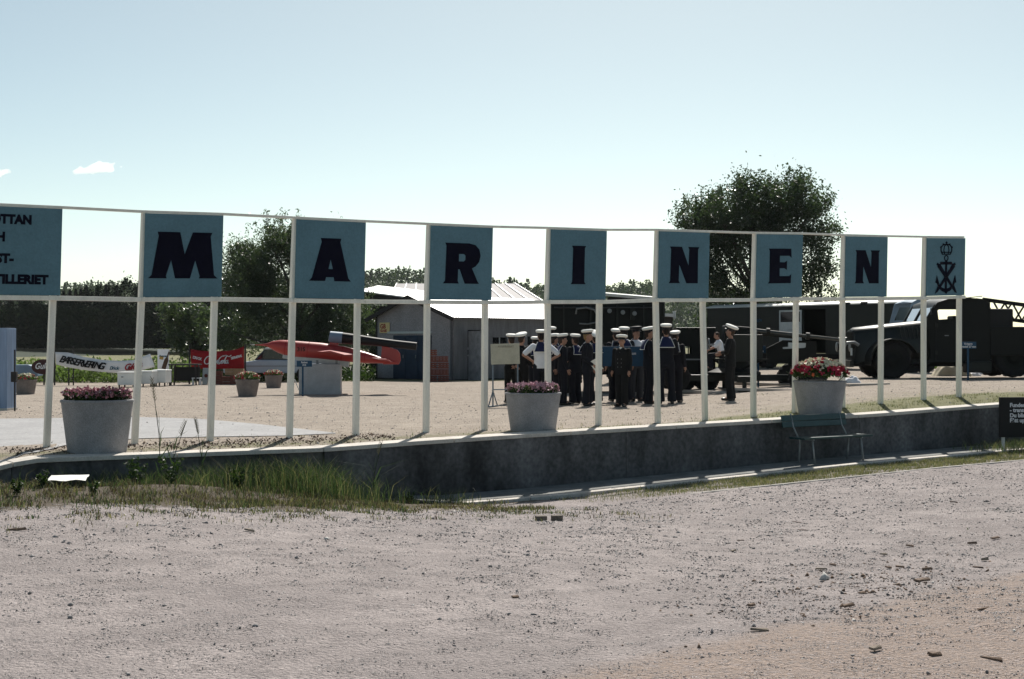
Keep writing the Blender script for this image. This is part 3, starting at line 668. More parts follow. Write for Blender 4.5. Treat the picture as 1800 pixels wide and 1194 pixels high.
# gable: wide opening with steel lintel and blue doors
m = MB(); m.M = RZ(rad(90)); m.box((2.45, .03, 1.95), (2.6, .1, .09)); m.build('lintel', M_palegrey, shed)
for i, y in enumerate((1.55, 2.3, 3.05)):
    m = MB(); m.M = RZ(rad(90)); m.box((y, .03, .93), (.72, .06, 1.8)); d = m.build('door', M_bluedoor, shed)
    m = MB(); m.M = RZ(rad(90)); m.box((y-.25, .075, .95), (.03, .03, .14)); m.build('handle', M_steel, d)
m = MB(); m.M = RZ(rad(90)); m.box((3.25, .08, 1.0), (.36, .01, .34)); m.build('paper_notice', M_whitecloth, shed)
adz = 2.4
ad = thing('enamel_sign', 'cream and red enamel advertising sign on the shed gable', 'sign', (nc.x, nc.y, nc.z), rad(48))
m = MB(); m.M = RZ(rad(90)) @ T((3.95, .05, 2.16)); m.box((0, 0, 0), (.62, .03, .44)); pl = m.build('plate', mat('cream_enamel', (.62, .50, .24), .4, .15, 5), ad, bevel=.01)
m = MB(); m.M = RZ(rad(90)) @ T((3.95, .071, 2.16)); m.text('GB', .26, T((.25, 0, -.03)) @ RZ(rad(180)) @ RX90, off=.008, sx=1.0); m.build('lettering', M_redink, pl)
m = MB(); m.M = RZ(rad(90)) @ T((3.95, .071, 2.16)); m.text('GLASS', .14, T((.24, 0, -.17)) @ RZ(rad(180)) @ RX90, off=.006); m.build('lettering', M_redink, pl)
# stacked brown crates by the shed corner
cr0 = None
pc = G(768, 55.6)
for r in range(5):
    for c in range(2 if r < 4 else 1):
        lab = ('topmost' if r == 4 else ('lower', 'second', 'third', 'fourth')[r]) + (' left' if c == 0 else ' right') + ' brown drinks crate stacked at the shed corner'
        t = thing('drinks_crate', lab, 'crate', (pc.x-.2+c*.44+RNG.uniform(-.02, .02), pc.y+RNG.uniform(-.03, .03), pc.z+r*.255), rad(RNG.uniform(-4, 4)), 'brown crates stacked at the shed')
        m = MB()
        for z in (.05, .125, .20): 
            m.box((0, -.16, z), (.42, .018, .055)); m.box((0, .16, z), (.42, .018, .055)); m.box((-.2, 0, z), (.018, .3, .055)); m.box((.2, 0, z), (.018, .3, .055))
        m.box((0, 0, .01), (.42, .32, .018)); m.build('slats', M_crate, t, kind='stuff')
        m = MB()
        for x in (-.13, 0, .13):
            for y in (-.08, .08): m.lathe([(.032, .02), (.032, .14), (.012, .19), (.012, .235)], 7, 0, (x, y, 0))
        m.build('bottles', M_dark, t, kind='stuff')

# ------------------------------------------------------------------ hall with pale metal roof behind the shed
Zh = 76; sh = Zh/2500
hall = thing('hall', 'long dark hall with pale metal hipped roof behind the shed', 'building', G(822, Zh), 0)
def hx(x): return (x-822)*sh
g0 = G(822, Zh).z
ez, rzz = EYE+(605-534)*sh-g0, EYE+(605-500)*(sh*1.06)-g0
m = MB(); m.box((0, 3.5, ez/2), (hx(955)-hx(688)-.6, 7, ez)); m.build('wall', mat('hall_wall', (.07, .065, .06), .9, .25, 1.5, .2), hall)
x0, x1, r0_, r1_ = hx(682), hx(960), hx(690)-.05, hx(905)
m = MB(); m.add([(x0, -.4, ez), (x1, -.4, ez), (r1_, 3.5, rzz), (r0_, 3.5, rzz), (x0, 7.4, ez), (x1, 7.4, ez)], [(0, 1, 2, 3), (1, 5, 2), (5, 4, 3, 2), (4, 0, 3), (0, 4, 5, 1)]); rf = m.build('roof', mat('pale_metal_roof', (.21, .20, .21), .65, .12, .8, .05), hall)
for i in range(13):
    t = i/12; m = MB(); a = Vector((x0+(x1-x0)*t, -.4, ez+.02)); b = Vector((r0_+(r1_-r0_)*t, 3.5, rzz+.02)); m.bar(a, b, .05, .05); m.build('roof_seam', M_corr, rf)
m = MB(); m.bar((x0, -.42, ez-.08), (x1, -.42, ez-.08), .1, .16); m.build('fascia', M_dark, hall)
for i, x in enumerate((865, 890, 915, 938)):
    m = MB(); m.box((hx(x), -.03, ez-1.2), (.5, .04, .7)); w = m.build('window', M_darkglass, hall)
    m = MB(); m.box((hx(x), -.05, ez-1.2), (.05, .03, .7)); m.build('glazing_bar', M_palegrey, w)
# dark long roof left of the shed, its bright roof seen edge on
Zr = 66; sr = Zr/2500
br = thing('barn', 'long low dark barn with bright roof edge behind the willow', 'building', G(690, Zr), rad(-4))
g0 = G(690, Zr).z; zt = EYE+(605-512)*sr-g0
m = MB(); m.box((.2, 2.5, zt/2-.35), (2.6, 5, zt-.7)); m.build('wall', M_dark, br)
m = MB(); m.add([(-1.55, -.5, zt-.0), (1.65, -.5, zt-.42), (1.65, 5.5, zt-.1), (-1.55, 5.5, zt+.3), (-1.55, -.5, zt-.55), (1.65, -.5, zt-.72), (1.65, 5.5, zt-.6), (-1.55, 5.5, zt-.3)], [(0, 1, 2, 3), (4, 7, 6, 5), (0, 4, 5, 1), (1, 5, 6, 2), (2, 6, 7, 3), (3, 7, 4, 0)]); m.build('roof', [M_dark], br)
m = MB(); m.add([(-1.6, -.55, zt+.02), (1.7, -.55, zt-.4), (1.7, 5.6, zt+.12), (-1.6, 5.6, zt+.5), (-1.6, -.55, zt-.03), (1.7, -.55, zt-.45), (1.7, 5.6, zt+.07), (-1.6, 5.6, zt+.45)], [(0, 1, 2, 3), (4, 7, 6, 5), (0, 4, 5, 1), (1, 5, 6, 2), (2, 6, 7, 3), (3, 7, 4, 0)]); m.build('roof_sheet', M_corr, br)

# ------------------------------------------------------------------ refreshment corner: banners, boxes, table, crates
def wavy(name, pts_top, pts_bot, Z, m, parent=None, n=24, amp=.03, org=None):
    xs = np.linspace(pts_top[0][0], pts_top[-1][0], n); v = []; f = []; o = org or Vector((0, 0, 0)); k = 5
    for i, x in enumerate(xs):
        t = i/(n-1)
        yt = np.interp(x, *zip(*pts_top)); xb = pts_bot[0][0]+(pts_bot[-1][0]-pts_bot[0][0])*t; yb = np.interp(xb, *zip(*pts_bot))
        for j in range(k):
            q = j/(k-1); p = P(x+(xb-x)*q, yt+(yb-yt)*q, Z) - o; p.y += amp*math.sin(i*.8+j*.4); v.append(p)
    for i in range(n-1):
        for j in range(k-1): f.append((i*k+j, i*k+j+1, (i+1)*k+j+1, (i+1)*k+j))
    mb = MB(); mb.add(v, f); ob = mb.build(name, m, parent, smooth=True); sd_ = ob.modifiers.new('thick', 'SOLIDIFY'); sd_.thickness = .006; return ob
def curvetext(t, size, pts, Z, parent, m, org, off=.004, shear=.2, gap=1.0, name='lettering', dy=-.06):
    # glyphs set one after another along a baseline given in photo points
    s = Z/2500; x = pts[0][0]
    mb = MB()
    for ch in t:
        y = np.interp(x, *zip(*pts)); y2 = np.interp(x+4, *zip(*pts)); an = -math.atan2(y2-y, 4)
        p = P(x, y, Z)-org
        if ch != ' ': mb.text(ch, size, T(p+Vector((0, dy, 0))) @ Matrix.Rotation(an, 4, Vector((0, -1, 0))) @ RX90, off=off, shear=shear)
        w = {'I': .34, ' ': .3, 'M': .85, '-': .4, 'N': .72, 'l': .3, 'i': .3}.get(ch, .62)
        x += w*size*gap/s
    return mb.build(name, m, parent)
Zb = 50.5
org = G(180, Zb)
bn = thing('drinks_banner', 'sagging white cloth banner reading BARSERVERING strung at left', 'banner', org)
o3 = Vector(org)
wavy('cloth', [(97, 619), (120, 620), (150, 628), (180, 633), (210, 634.5), (236, 633), (264, 622)], [(98, 641), (120, 646), (150, 651), (180, 654), (205, 656), (236, 655), (272, 645)], Zb, M_whitecloth, bn, org=o3)
curvetext('BARSERVERING', .34, [(104, 636), (125, 640), (145, 644.5), (178, 649), (200, 650)], Zb, bn, M_ink, o3, .010, .35, .60)
curvetext('Drick', .17, [(193, 650), (215, 650.5)], Zb, bn, M_blueink, o3, .004, .3, .68)
curvetext('Guldus', .32, [(218, 651), (236, 650), (262, 642)], Zb, bn, M_redink, o3, .008, .4, .62)
for x, yt in ((129, 609), (121, 640)):
    m = MB(); p = P(x, yt, Zb+.1)-o3; m.tube([(p.x, .1, -.1), (p.x, .1, p.z)], .025, 7); m.build('pole', M_dark, bn)
m = MB(); p = P(96, 612, Zb+.1)-o3; m.tube([(p.x, .1, -.1), (p.x, .1, p.z)], .03, 7); m.build('pole', M_dark, bn)
m = MB(); p = P(269, 645, Zb+.1)-o3; m.tube([(p.x, .1, -.1), (p.x, .1, p.z+.3)], .025, 7); m.build('pole', M_dark, bn)
# red banner with script lettering
Zc = 52; org = G(382, Zc); o3 = Vector(org)
rb = thing('red_drinks_banner', 'red cloth banner with white script lettering between dark poles', 'banner', org)
wavy('cloth', [(335, 614), (350, 616.5), (375, 618), (400, 617), (415, 614.5), (429, 609)], [(336, 647), (355, 648.5), (380, 649), (405, 648), (429, 648)], Zc, M_redcloth, rb, org=o3, amp=.02)
curvetext('DRICK', .13, [(339, 630), (356, 634)], Zc, rb, M_whiteink, o3, .004, 0, .85)
curvetext('SERVERAS', .12, [(407, 632), (428, 627)], Zc, rb, M_whiteink, o3, .004, 0, .66)
for x, yt in ((333, 604), (431, 606)):
    m = MB(); p = P(x, yt, Zc+.05)-o3; m.tube([(p.x, .05, -.1), (p.x, .05, p.z)], .035, 8); m.build('pole', M_dark, rb)
def ribbon(mb, pts, w, org, Z, dy=-.05):
    pts = np.array(pts, float)
    # Catmull-Rom
    q = np.vstack([2*pts[0]-pts[1], pts, 2*pts[-1]-pts[-2]]); out = []
    for i in range(1, len(q)-2):
        for t in np.linspace(0, 1, 5, endpoint=False):
            out.append(.5*((2*q[i])+(-q[i-1]+q[i+1])*t+(2*q[i-1]-5*q[i]+4*q[i+1]-q[i+2])*t*t+(-q[i-1]+3*q[i]-3*q[i+1]+q[i+2])*t**3))
    out.append(pts[-1]); out = np.array(out); n = len(out); d = np.gradient(out, axis=0); d /= np.linalg.norm(d, axis=1)[:, None]+1e-9; nn = np.stack([-d[:, 1], d[:, 0]], -1)
    ww = w*(.55+.45*np.abs(d[:, 1]))[:, None]*.5
    a, b = out+nn*ww, out-nn*ww
    vs = []
    for p_ in np.concatenate([a, b]):
        p = P(p_[0], p_[1], Z)-org; vs.append((p.x, dy, p.z))
    mb.add(vs, [(i, i+1, n+i+1, n+i) for i in range(n-1)])
S0 = [ # photo coordinates of the script strokes
 [(372, 628), (369, 626), (364, 628), (360, 634), (361, 639), (365, 640), (369, 637)],
 [(373, 633), (370.5, 635), (370.5, 638.5), (373, 639), (375, 636), (373, 633), (376, 633)],
 [(380, 633.5), (377.5, 634), (376.5, 637.5), (378.5, 639), (381, 637)],
 [(385, 633), (382, 634), (381.5, 638), (384, 638), (385.5, 633), (385, 638), (387, 637)],
 [(401, 626.5), (397, 625), (390, 627), (384.5, 633), (382.5, 638), (385, 640), (389, 637.5), (391.5, 634)],
 [(391.5, 633.5), (389, 635), (389, 638.5), (391.5, 638.5), (393, 635), (391.5, 633.5), (395, 634)],
 [(399, 626), (396, 632), (394.5, 638), (396, 639)],
 [(400, 633.5), (397.5, 634.5), (397, 638.5), (399.5, 638), (401, 633), (400.5, 638.5), (402.5, 638)],
 [(393, 626.5), (398, 624.8), (403, 627), (407, 624.5)], [(379, 637.5), (383, 636.8)]]
mb = MB()
for st in S0: ribbon(mb, st, 1.7, o3, Zc)
mb.build('script_lettering', M_whiteink, rb)
# oval sign, bottle sign
p = G(77, 51); t = thing('oval_sign', 'dark oval sign with cream script beside the white banner', 'sign', p)
s = 51/2500; zc = EYE-40*s-p.z
m = MB(); m.M = T((0, 0, zc)) @ RX90; m.lathe([(.44, -.015), (.44, .015)], 28, 0, sx=1, sy=.62); pl = m.build('plate', mat('dark_maroon', (.045, .012, .012), .5), t)
m = MB(); m.text('Guldus', .30, T((-.33, -.02, zc-.07)) @ RX90, off=.006, shear=.35, sx=.85); m.build('lettering', M_whiteink, pl)
m = MB(); m.box((0, .03, zc/2), (.05, .04, zc)); m.build('post', M_dark, t)
Zt = 51.5; p = G(287, Zt); s = Zt/2500; zt, zb = (605-614)*s+EYE-p.z, (605-652)*s+EYE-p.z
t = thing('bottle_poster', 'tall white poster board with a brown bottle behind the white boxes', 'poster', p)
m = MB(); m.box((0, 0, (zt+zb)/2), (20*s, .03, zt-zb)); pl = m.build('board', M_whitecloth, t)
bo = [(.0, 0), (.15, 0), (.15, .34), (.095, .46), (.095, .66), (.05, .66), (.05, .46), (.0, .34)]
m = MB(); ca, sa = math.cos(rad(-18)), math.sin(rad(-18)); m.poly([(-.06+a*ca-b*sa, zb+.06+a*sa+b*ca+.03) for a, b in bo], -.022, -.017); m.build('bottle_print', mat('brown_print', (.07, .035, .02), .7), pl)
m = MB(); m.text('Pommac', .10, T((-.15, -.018, zt-.28)) @ RX90, off=.004, shear=.3, sx=.85); m.build('lettering', M_blueink, pl)
m = MB(); m.poly([(-.14, zb+.42), (.0, zb+.40), (.02, zb+.52), (-.12, zb+.54)], -.02, -.016); m.build('emblem_print', mat('gold_print', (.35, .22, .06), .6), pl)
for x in (-.15, .15):
    m = MB(); m.box((x, .02, zb/2), (.03, .03, zb)); m.build('leg', M_palegrey, t)
M_box = mat('white_box', (.78, .78, .75), .8, .08, 3, .05)
Zx = 48.3; sx_ = Zx/2500
for i, (xa, xb, yt, yb, lab) in enumerate(((205, 237, 654, 677, 'white cool box at the left end of the row, below the banner'), (238, 268, 652, 675, 'middle white cool box with a dark scuff, behind the fence post'), (267, 292, 650, 673, 'white cool box at the right end of the row, below the poster'))):
    p = G((xa+xb)/2, Zx+i*.5); s = (Zx+i*.5)/2500; g = 605+(EYE-p.z)/s
    t = thing('cool_box', lab, 'box', p, rad(-6), 'white cool boxes on a low rack')
    h0 = max((g-yb)*s, .05); h1 = (g-yt)*s; w = (xb-xa)*s*.96
    m = MB(); m.box((0, .3, (h0+h1)/2-.03), (w, .6, h1-h0-.06)); m.build('body', M_box, t, bevel=.015)
    m = MB(); m.box((0, .3, h1-.03), (w+.02, .62, .055)); m.build('lid', M_box, t, bevel=.01)
    m = MB(); m.box((-w*.2, -.012, (h0+h1)/2+.05), (.07, .03, .03)); m.build('latch', M_steel, t)
    for x in (-w/2+.05, w/2-.05):
        for y in (.05, .55):
            m = MB(); m.box((x, y, h0/2), (.04, .04, h0)); m.build('leg', M_dark, t)
p = G(322, 50.5); s = 50.5/2500
t = thing('table', 'dark trestle table beside the white boxes', 'table', p)
m = MB(); m.box((0, .3, .74), (1.05, .6, .05)); m.build('table_top', M_dark, t)
for x in (-.45, .45):
    for y in (.05, .55):
        m = MB(); m.bar((x, y, 0), (x*.92, y, .72), .05); m.build('leg', M_dark, t)
m = MB(); m.box((0, .58, .4), (.95, .02, .5)); m.build('back_panel', M_black, t)
p = gy(346, 677); t = thing('stool', 'small white wooden stool on the ground before the red banner', 'stool', p)
m = MB(); m.box((0, 0, .25), (.32, .24, .03)); m.build('seat', M_whitecloth, t)
for x in (-.13, .13):
    for y in (-.09, .09):
        m = MB(); m.box((x, y, .118), (.035, .035, .236)); m.build('leg', M_whitecloth, t)
p = gy(361, 676); t = thing('lightbox_sign', 'pale narrow sign board leaning below the red banner', 'sign', p, rad(-10))
m = MB(); m.box((0, 0, .3), (.20, .05, .60), rot=(rad(-8), 0, 0)); pl = m.build('board', M_palegrey, t)
m = MB(); m.ball((.04, -.04, .32), (.07, .012, .07), 10); m.build('round_print', M_crate, pl)
for x, yb, w, h, mt, lab in ((382, 676, .34, .5, M_crate, 'tall red brown crate at the left of the crate pile under the red banner'), (400, 676, .42, .30, M_crate, 'low red brown crate in the middle of the pile under the banner'), (418, 676, .5, .34, M_crate, 'wide red brown crate at the right of the pile under the banner')):
    p = gy(x, yb); t = thing('wooden_crate', lab, 'crate', p, rad(3), 'crates under the red banner')
    n = 3
    for k in range(n):
        m = MB(); m.box((0, 0, h/n*(k+.5)), (w, .36, h/n-.02)); m.build('board', mt, t)
    for sx2 in (-1, 1):
        m = MB(); m.box((sx2*(w/2-.03), -.185, h/2), (.05, .015, h)); m.build('corner_post', mt, t)
p = gy(408, 676); t = thing('wooden_crate', 'tan wooden box lying on top of the crates under the red banner', 'crate', p + Vector((.1, 0, .34)), rad(2), 'crates under the red banner')
for k in range(2):
    m = MB(); m.box((0, 0, .06+.12*k), (.66, .34, .11)); m.build('board', M_tancrate, t)
# car parked behind the small planters
p = gy(483, 671)
t = thing('parked_car', 'pale blue grey car parked behind the small planters', 'car', p, rad(4))
def carbody():
    m = MB(); prof = [(-1.9, .35), (-1.9, .62), (-1.75, .74), (-.95, .80), (-.55, .86), (1.0, .86), (1.75, .76), (1.95, .6), (1.95, .35)]
    m.poly(prof[::-1], -.75, .75); return m
carbody().build('body', mat('pale_car_paint', (.30, .36, .42), .35, .1, 2, spec=.5), t, bevel=.05)
m = MB(); m.poly([(-.75, .84), (-.35, 1.26), (.7, 1.28), (1.2, .84)], -.62, .62); m.build('cabin', M_darkglass, t, bevel=.05)
m = MB(); m.poly([(-.36, 1.26), (-.30, 1.33), (.62, 1.34), (.72, 1.27)], -.64, .64); m.build('roof', M_palegrey, t, bevel=.02)
for x in (-1.25, 1.2):
    for y in (-.68, .68):
        m = MB(); m.cyl((x, y-.09, .3), (x, y+.09, .3), .3, 18); wh = m.build('wheel', M_tyre, t, smooth=40)
        m = MB(); m.cyl((x, y-.1, .3), (x, y+.1, .3), .15, 14); m.build('hub_cap', M_steel, wh, smooth=40)
m = MB(); m.box((0, -.77, .62), (3.5, .02, .03)); m.build('trim', M_steel, t)

# ------------------------------------------------------------------ blue column and post at the left edge
Zp = 31; p = G(-4, Zp); s = Zp/2500; h = (605-577)*s+EYE-p.z
t = thing('blue_column', 'pale blue boarded column cut by the left edge', 'column', p, rad(-8))
for i in range(4):
    m = MB(); m.box((-.27+i*.17, 0, h/2-.05), (.165, .40+.01*(i % 2), h+.1)); m.build('board', mat('blue_boards', (.24, .32, .46), .7, .2, 4, .15, streak=(4, 4, .3)) if i == 0 else bpy.data.materials['blue_boards'], t, bevel=.006)
m = MB(); m.box((-.02, 0, -.0), (.72, .46, .10)); m.build('plinth', M_conc, t)
p = gy(26, 723); t = thing('lamp_post', 'thin dark steel post with a small box beside the blue column', 'post', p)
s = p.y/2500; h = (605-615)*s+EYE-p.z
m = MB(); m.tube([(0, 0, 0), (0, 0, h)], .018, 8); m.build('post', M_dark, t)
m = MB(); m.box((0, -.03, h*.56), (.12, .1, .22)); m.build('box', M_dark, t, bevel=.01)
p = gy(22, 690); t = thing('red_bin', 'dark red bin half hidden behind the blue column', 'bin', p)
m = MB(); m.lathe([(.2, 0), (.24, .5), (.26, .52), (.26, .55), (.22, .55), (.2, .1)], 18); m.build('body', mat('dark_red', (.10, .012, .015), .6), t, smooth=40)
p = gy(45, 676); t = thing('covered_cart', 'pale blue covered cart behind the left planter', 'cart', p)
m = MB(); m.poly([(-.55, .3), (.55, .3), (.5, .62), (.2, .72), (-.4, .72)], -.3, .3); m.build('cover', M_paleblue, t, bevel=.04)
for x in (-.35, .35):
    m = MB(); m.cyl((x, -.33, .16), (x, -.28, .16), .16, 14); m.build('wheel', M_tyre, t)
# ------------------------------------------------------------------ military vehicles
def wheel(parent, c, r, w, axis=(0, 1, 0), dual=False, hubm=None):
    a = Vector(axis).normalized(); c = Vector(c)
    m = MB(); pr = [(.62*r, -.5), (.9*r, -.5), (r, -.38), (r, .38), (.9*r, .5), (.62*r, .5)]
    q = a.to_track_quat('Z', 'Y').to_matrix().to_4x4(); m.M = T(c) @ q
    m.lathe([(x, y*w) for x, y in pr], 26, cap=False); n = 26
    for k in range(n):
        an = 2*math.pi*k/n; m.box((math.cos(an)*r, math.sin(an)*r, (k % 2-.5)*w*.38), (.035, .07, w*.38), rot=(0, 0, an))
    t = m.build('wheel', M_tyre, parent)
    m = MB(); m.M = T(c) @ q; m.lathe([(.64*r, -.25*w), (.5*r, -.1*w), (.25*r, -.42*w), (.2*r, -.46*w)], 20); m.build('hub', hubm or M_olive_dark, t, smooth=40)
    return t
# --- long equipment trailer
Zv = 57.5; pr_, pl_ = P(1588, 605, Zv), P(1243, 605, 66.5)
vec = pr_-pl_; LV = math.hypot(vec.x, vec.y); van_rz = math.atan2(vec.y, vec.x)
pv = Vector((pl_.x, pl_.y, float(gz(pr_.x, pr_.y))))
van = thing('equipment_trailer', 'long dark green box trailer with open white door and bright roof', 'trailer', pv, van_rz)
HB, HT = .62, EYE+(605-530)*Zv/2500-pv.z
x0 = LV
def vx(px):           # photo column -> metres along the trailer
    k = (px-900)/2500; d = vec/ LV; return (k*pl_.y-pl_.x)/(d.x-k*d.y)
d0, d1 = vx(1412), vx(1451)
m = MB(); H = HT
m.poly([(0, HB), (d0, HB), (d0, HT-.22), (d1, HT-.22), (d1, HB), (LV-.35, HB), (LV-.35, HT-.06), (0, HT-.06)], 0, .06); m.build('side_wall', M_olive, van, bevel=.01)
m = MB(); m.box((LV/2-.2, 2.3, (HB+HT)/2), (LV-.4, .06, HT-HB-.1)); m.box((.03, 1.15, (HB+HT)/2), (.06, 2.3, HT-HB-.1)); m.box((LV/2-.2, 1.15, HB), (LV-.4, 2.3, .08)); m.build('inner_wall', M_olive_dark, van)
m = MB(); rr = []
for t_ in np.linspace(0, math.pi/2, 7): rr.append([(LV-.36+.36*math.sin(t_), .0+.25*(1-math.cos(t_)), z) for z in (HB, HT-.1)] )
vs2 = [[a, b] for a, b in rr]
n = len(vs2); V_ = [q for pr in vs2 for q in pr]; m.add(V_, [(2*i, 2*i+2, 2*i+3, 2*i+1) for i in range(n-1)]); m.add([(LV, .25, HB), (LV, 2.05, HB), (LV, 2.05, HT-.1), (LV, .25, HT-.1)], [(0, 1, 2, 3)]); m.build('rounded_end', mat('blue_green_paint', (.05, .075, .085), .35, .2, 2, spec=.5), van, smooth=60)
m = MB(); r = [[(x, -.06, HT-.06), (x, .0, HT), (x, .5, HT+.1), (x, 1.8, HT+.1), (x, 2.3, HT), (x, 2.36, HT-.06)] for x in (-.05, LV-.3)] + [[(LV+.02, .2, HT-.1), (LV+.02, .3, HT-.06), (LV+.02, .6, HT+.0), (LV+.02, 1.7, HT+.0), (LV+.02, 2.0, HT-.06), (LV+.02, 2.1, HT-.1)]]
m.loft([q[::-1] for q in r]); m.build('roof', mat('pale_sunlit_roof', (.40, .41, .38), .4, .12, 2, spec=.5), van, smooth=30)  # pale tone puts the sun's glare into the colour of a dark green roof
for px in (1490, 1520):
    xx = vx(px); m = MB(); m.box((xx, -.04, HT-.02), (.3, .1, .1)); m.build('roof_vent', M_black, van)
w0, w1 = vx(1372), vx(1411)
m = MB(); ztop, zbot = HT-.24, HT-1.62; ww = w1-w0; zm = ztop-.52
m.poly([(w0, zbot), (w1, zbot), (w1, ztop), (w0, ztop)], -.09, -.05, holes=[[(w0+.07, zm), (w1-.07, zm), (w1-.07, ztop-.07), (w0+.07, ztop-.07)]]); dr_ = m.build('door', M_palegrey, van, bevel=.006)
m = MB(); m.box(((w0+w1)/2, -.07, (zm+ztop-.07)/2), (ww-.13, .012, ztop-.07-zm)); m.build('window_pane', M_darkglass, dr_)
m = MB(); m.box(((w0+w1)/2+.1, -.1, zm-.35), (.5, .02, .02)); m.build('handle', M_steel, dr_)
m = MB(); m.text('SJÖV', .16, T((vx(1330), -.012, HT-.72)) @ RX90, off=.003); m.build('lettering', M_bluesign, van)
for xx in (vx(1290), vx(1345), vx(1540)): wheel(van, (xx, .3, .45), .45, .26)
for xx in (vx(1290), vx(1540)): wheel(van, (xx, 2.0, .45), .45, .26)
m = MB(); m.box((LV/2, 1.15, HB-.12), (LV-1, 1.6, .18)); m.build('chassis', M_black, van)

# --- heavy truck with crane boom, side on, bonnet to the left
Zk = 44.0; sk = Zk/2500; pk = G(1575, Zk)
tr = thing('crane_truck', 'dark green bonneted army truck with lattice crane boom at right edge', 'truck', pk, rad(2))
def kx(x): return (x-1575)*sk
def kz(y): return (605-y)*sk+EYE-pk.z
wheel(tr, (kx(1572), .28, kz(634)), .56, .34); wheel(tr, (kx(1572), 2.0, kz(634)), .56, .34)
wheel(tr, (kx(1789), .28, kz(628)), .62, .36); wheel(tr, (kx(1789), 2.0, kz(628)), .62, .36)
wheel(tr, (kx(1870), .28, kz(628)), .62, .36); wheel(tr, (kx(1870), 2.0, kz(628)), .62, .36)
m = MB()      # bonnet
def sec(x, yt, yb, w, rnd): 
    zt, zb = kz(yt), kz(yb); c = 1.14
    return [(x, c-w, zb), (x, c-w, zt-rnd), (x, c-w+rnd*.6, zt-.03), (x, c, zt+.03), (x, c+w-rnd*.6, zt-.03), (x, c+w, zt-rnd), (x, c+w, zb)]
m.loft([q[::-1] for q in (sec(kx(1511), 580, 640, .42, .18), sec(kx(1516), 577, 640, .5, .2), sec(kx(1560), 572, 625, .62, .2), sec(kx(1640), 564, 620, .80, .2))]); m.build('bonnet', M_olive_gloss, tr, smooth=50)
m = MB(); m.box((kx(1512)-.02, 1.14, kz(607)), (.06, .8, kz(582)-kz(632))); gr = m.build('radiator', M_black, tr)
for k in range(7):
    m = MB(); m.box((kx(1512)-.06, .84+.1*k, kz(607)), (.03, .03, kz(584)-kz(630))); m.build('grille_bar', M_olive, gr)
m = MB()      # wing over the front wheel
ang = np.linspace(rad(-12), rad(190), 16); R1 = .70
ring = []
for a in ang:
    x, z = kx(1572)+R1*1.08*math.cos(a), kz(634)+R1*.98*math.sin(a); ring.append([(x, -.04, z), (x, .62, z), (x, .62, z-.03), (x, -.04, z-.03)])
m.loft(ring); m.build('front_wing', M_olive_gloss, tr, smooth=50)
m = MB(); m.poly([(kx(1602), kz(640)), (kx(1640), kz(640)), (kx(1640), kz(632)), (kx(1604), kz(632))], -.02, .5); m.build('running_board', M_olive_dark, tr)
# cab with real window openings
def cabside(y0, y1):
    m = MB()
    out = [(kx(1638), kz(637)), (kx(1742), kz(640)), (kx(1742), kz(532)), (kx(1735), kz(526)), (kx(1700), kz(523)), (kx(1672), kz(524)), (kx(1648), kz(532)), (kx(1640), kz(543)), (kx(1628), kz(566))]
    hole = [(kx(1651), kz(562)), (kx(1683), kz(560)), (kx(1683), kz(543)), (kx(1679), kz(541)), (kx(1654), kz(542)), (kx(1649), kz(546))]
    hole2 = [(kx(1634), kz(564)), (kx(1641), kz(563)), (kx(1642), kz(546)), (kx(1640), kz(546))]
    if y0 > 1: hole = [(kx(1650), kz(570)), (kx(1738), kz(570)), (kx(1738), kz(541)), (kx(1652), kz(541))]
    m.poly(out, y0, y1, [hole]); return m
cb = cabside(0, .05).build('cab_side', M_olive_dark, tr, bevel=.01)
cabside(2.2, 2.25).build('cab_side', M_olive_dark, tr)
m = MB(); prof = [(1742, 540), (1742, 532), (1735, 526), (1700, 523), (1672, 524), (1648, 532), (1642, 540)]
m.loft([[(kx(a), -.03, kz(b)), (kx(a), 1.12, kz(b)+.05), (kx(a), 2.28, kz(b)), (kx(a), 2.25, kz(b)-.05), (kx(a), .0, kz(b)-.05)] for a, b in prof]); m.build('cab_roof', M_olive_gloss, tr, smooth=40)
m = MB(); m.box((kx(1742), 1.12, kz(590)), (.05, 2.2, kz(540)-kz(640))); m.build('cab_back', M_olive_dark, tr)
m = MB(); m.box((kx(1636), 1.12, kz(600)), (.05, 2.2, kz(567)-kz(636))); m.build('firewall', M_olive_dark, tr)
m = MB(); m.bar((kx(1628), .05, kz(564)), (kx(1645), .05, kz(536)), .05); m.bar((kx(1628), 2.2, kz(564)), (kx(1645), 2.2, kz(536)), .05); m.bar((kx(1628), 1.12, kz(564)), (kx(1645), 1.12, kz(534)), .05); m.build('windscreen_frame', M_olive, tr)
m = MB(); m.add([(kx(1629), .06, kz(564)), (kx(1629), 2.18, kz(564)), (kx(1644), 2.18, kz(537)), (kx(1644), .06, kz(537))], [(0, 1, 2, 3)]); m.build('windscreen', M_glass, tr)
for y in (.35, 1.35):
    m = MB(); m.box((kx(1690), y+.25, kz(600)), (.5, .6, .9)); m.box((kx(1706), y+.25, kz(575)), (.12, .6, .75)); m.build('seat', M_black, tr, bevel=.04)
m = MB(); m.tube([(kx(1652)+.22*math.sin(a)*.3, .55+.24*math.cos(a), kz(560)+.24*math.sin(a)) for a in np.linspace(0, 2*math.pi, 17)], .018, 6, cap=False); m.build('steering_wheel', M_black, tr)
m = MB(); m.box((kx(1665), -.01, kz(590)), (.12, .04, .03)); m.build('door_handle', M_steel, cb)
m = MB(); m.box((kx(1700), 1.14, kz(640)+.02), (kx(1900)-kx(1500), .8, .22)); m.build('chassis', M_black, tr)
m = MB(); m.bar((kx(1499), .15, kz(640)), (kx(1499), 2.1, kz(640)), .12, .2); m.build('front_bumper', M_olive, tr)
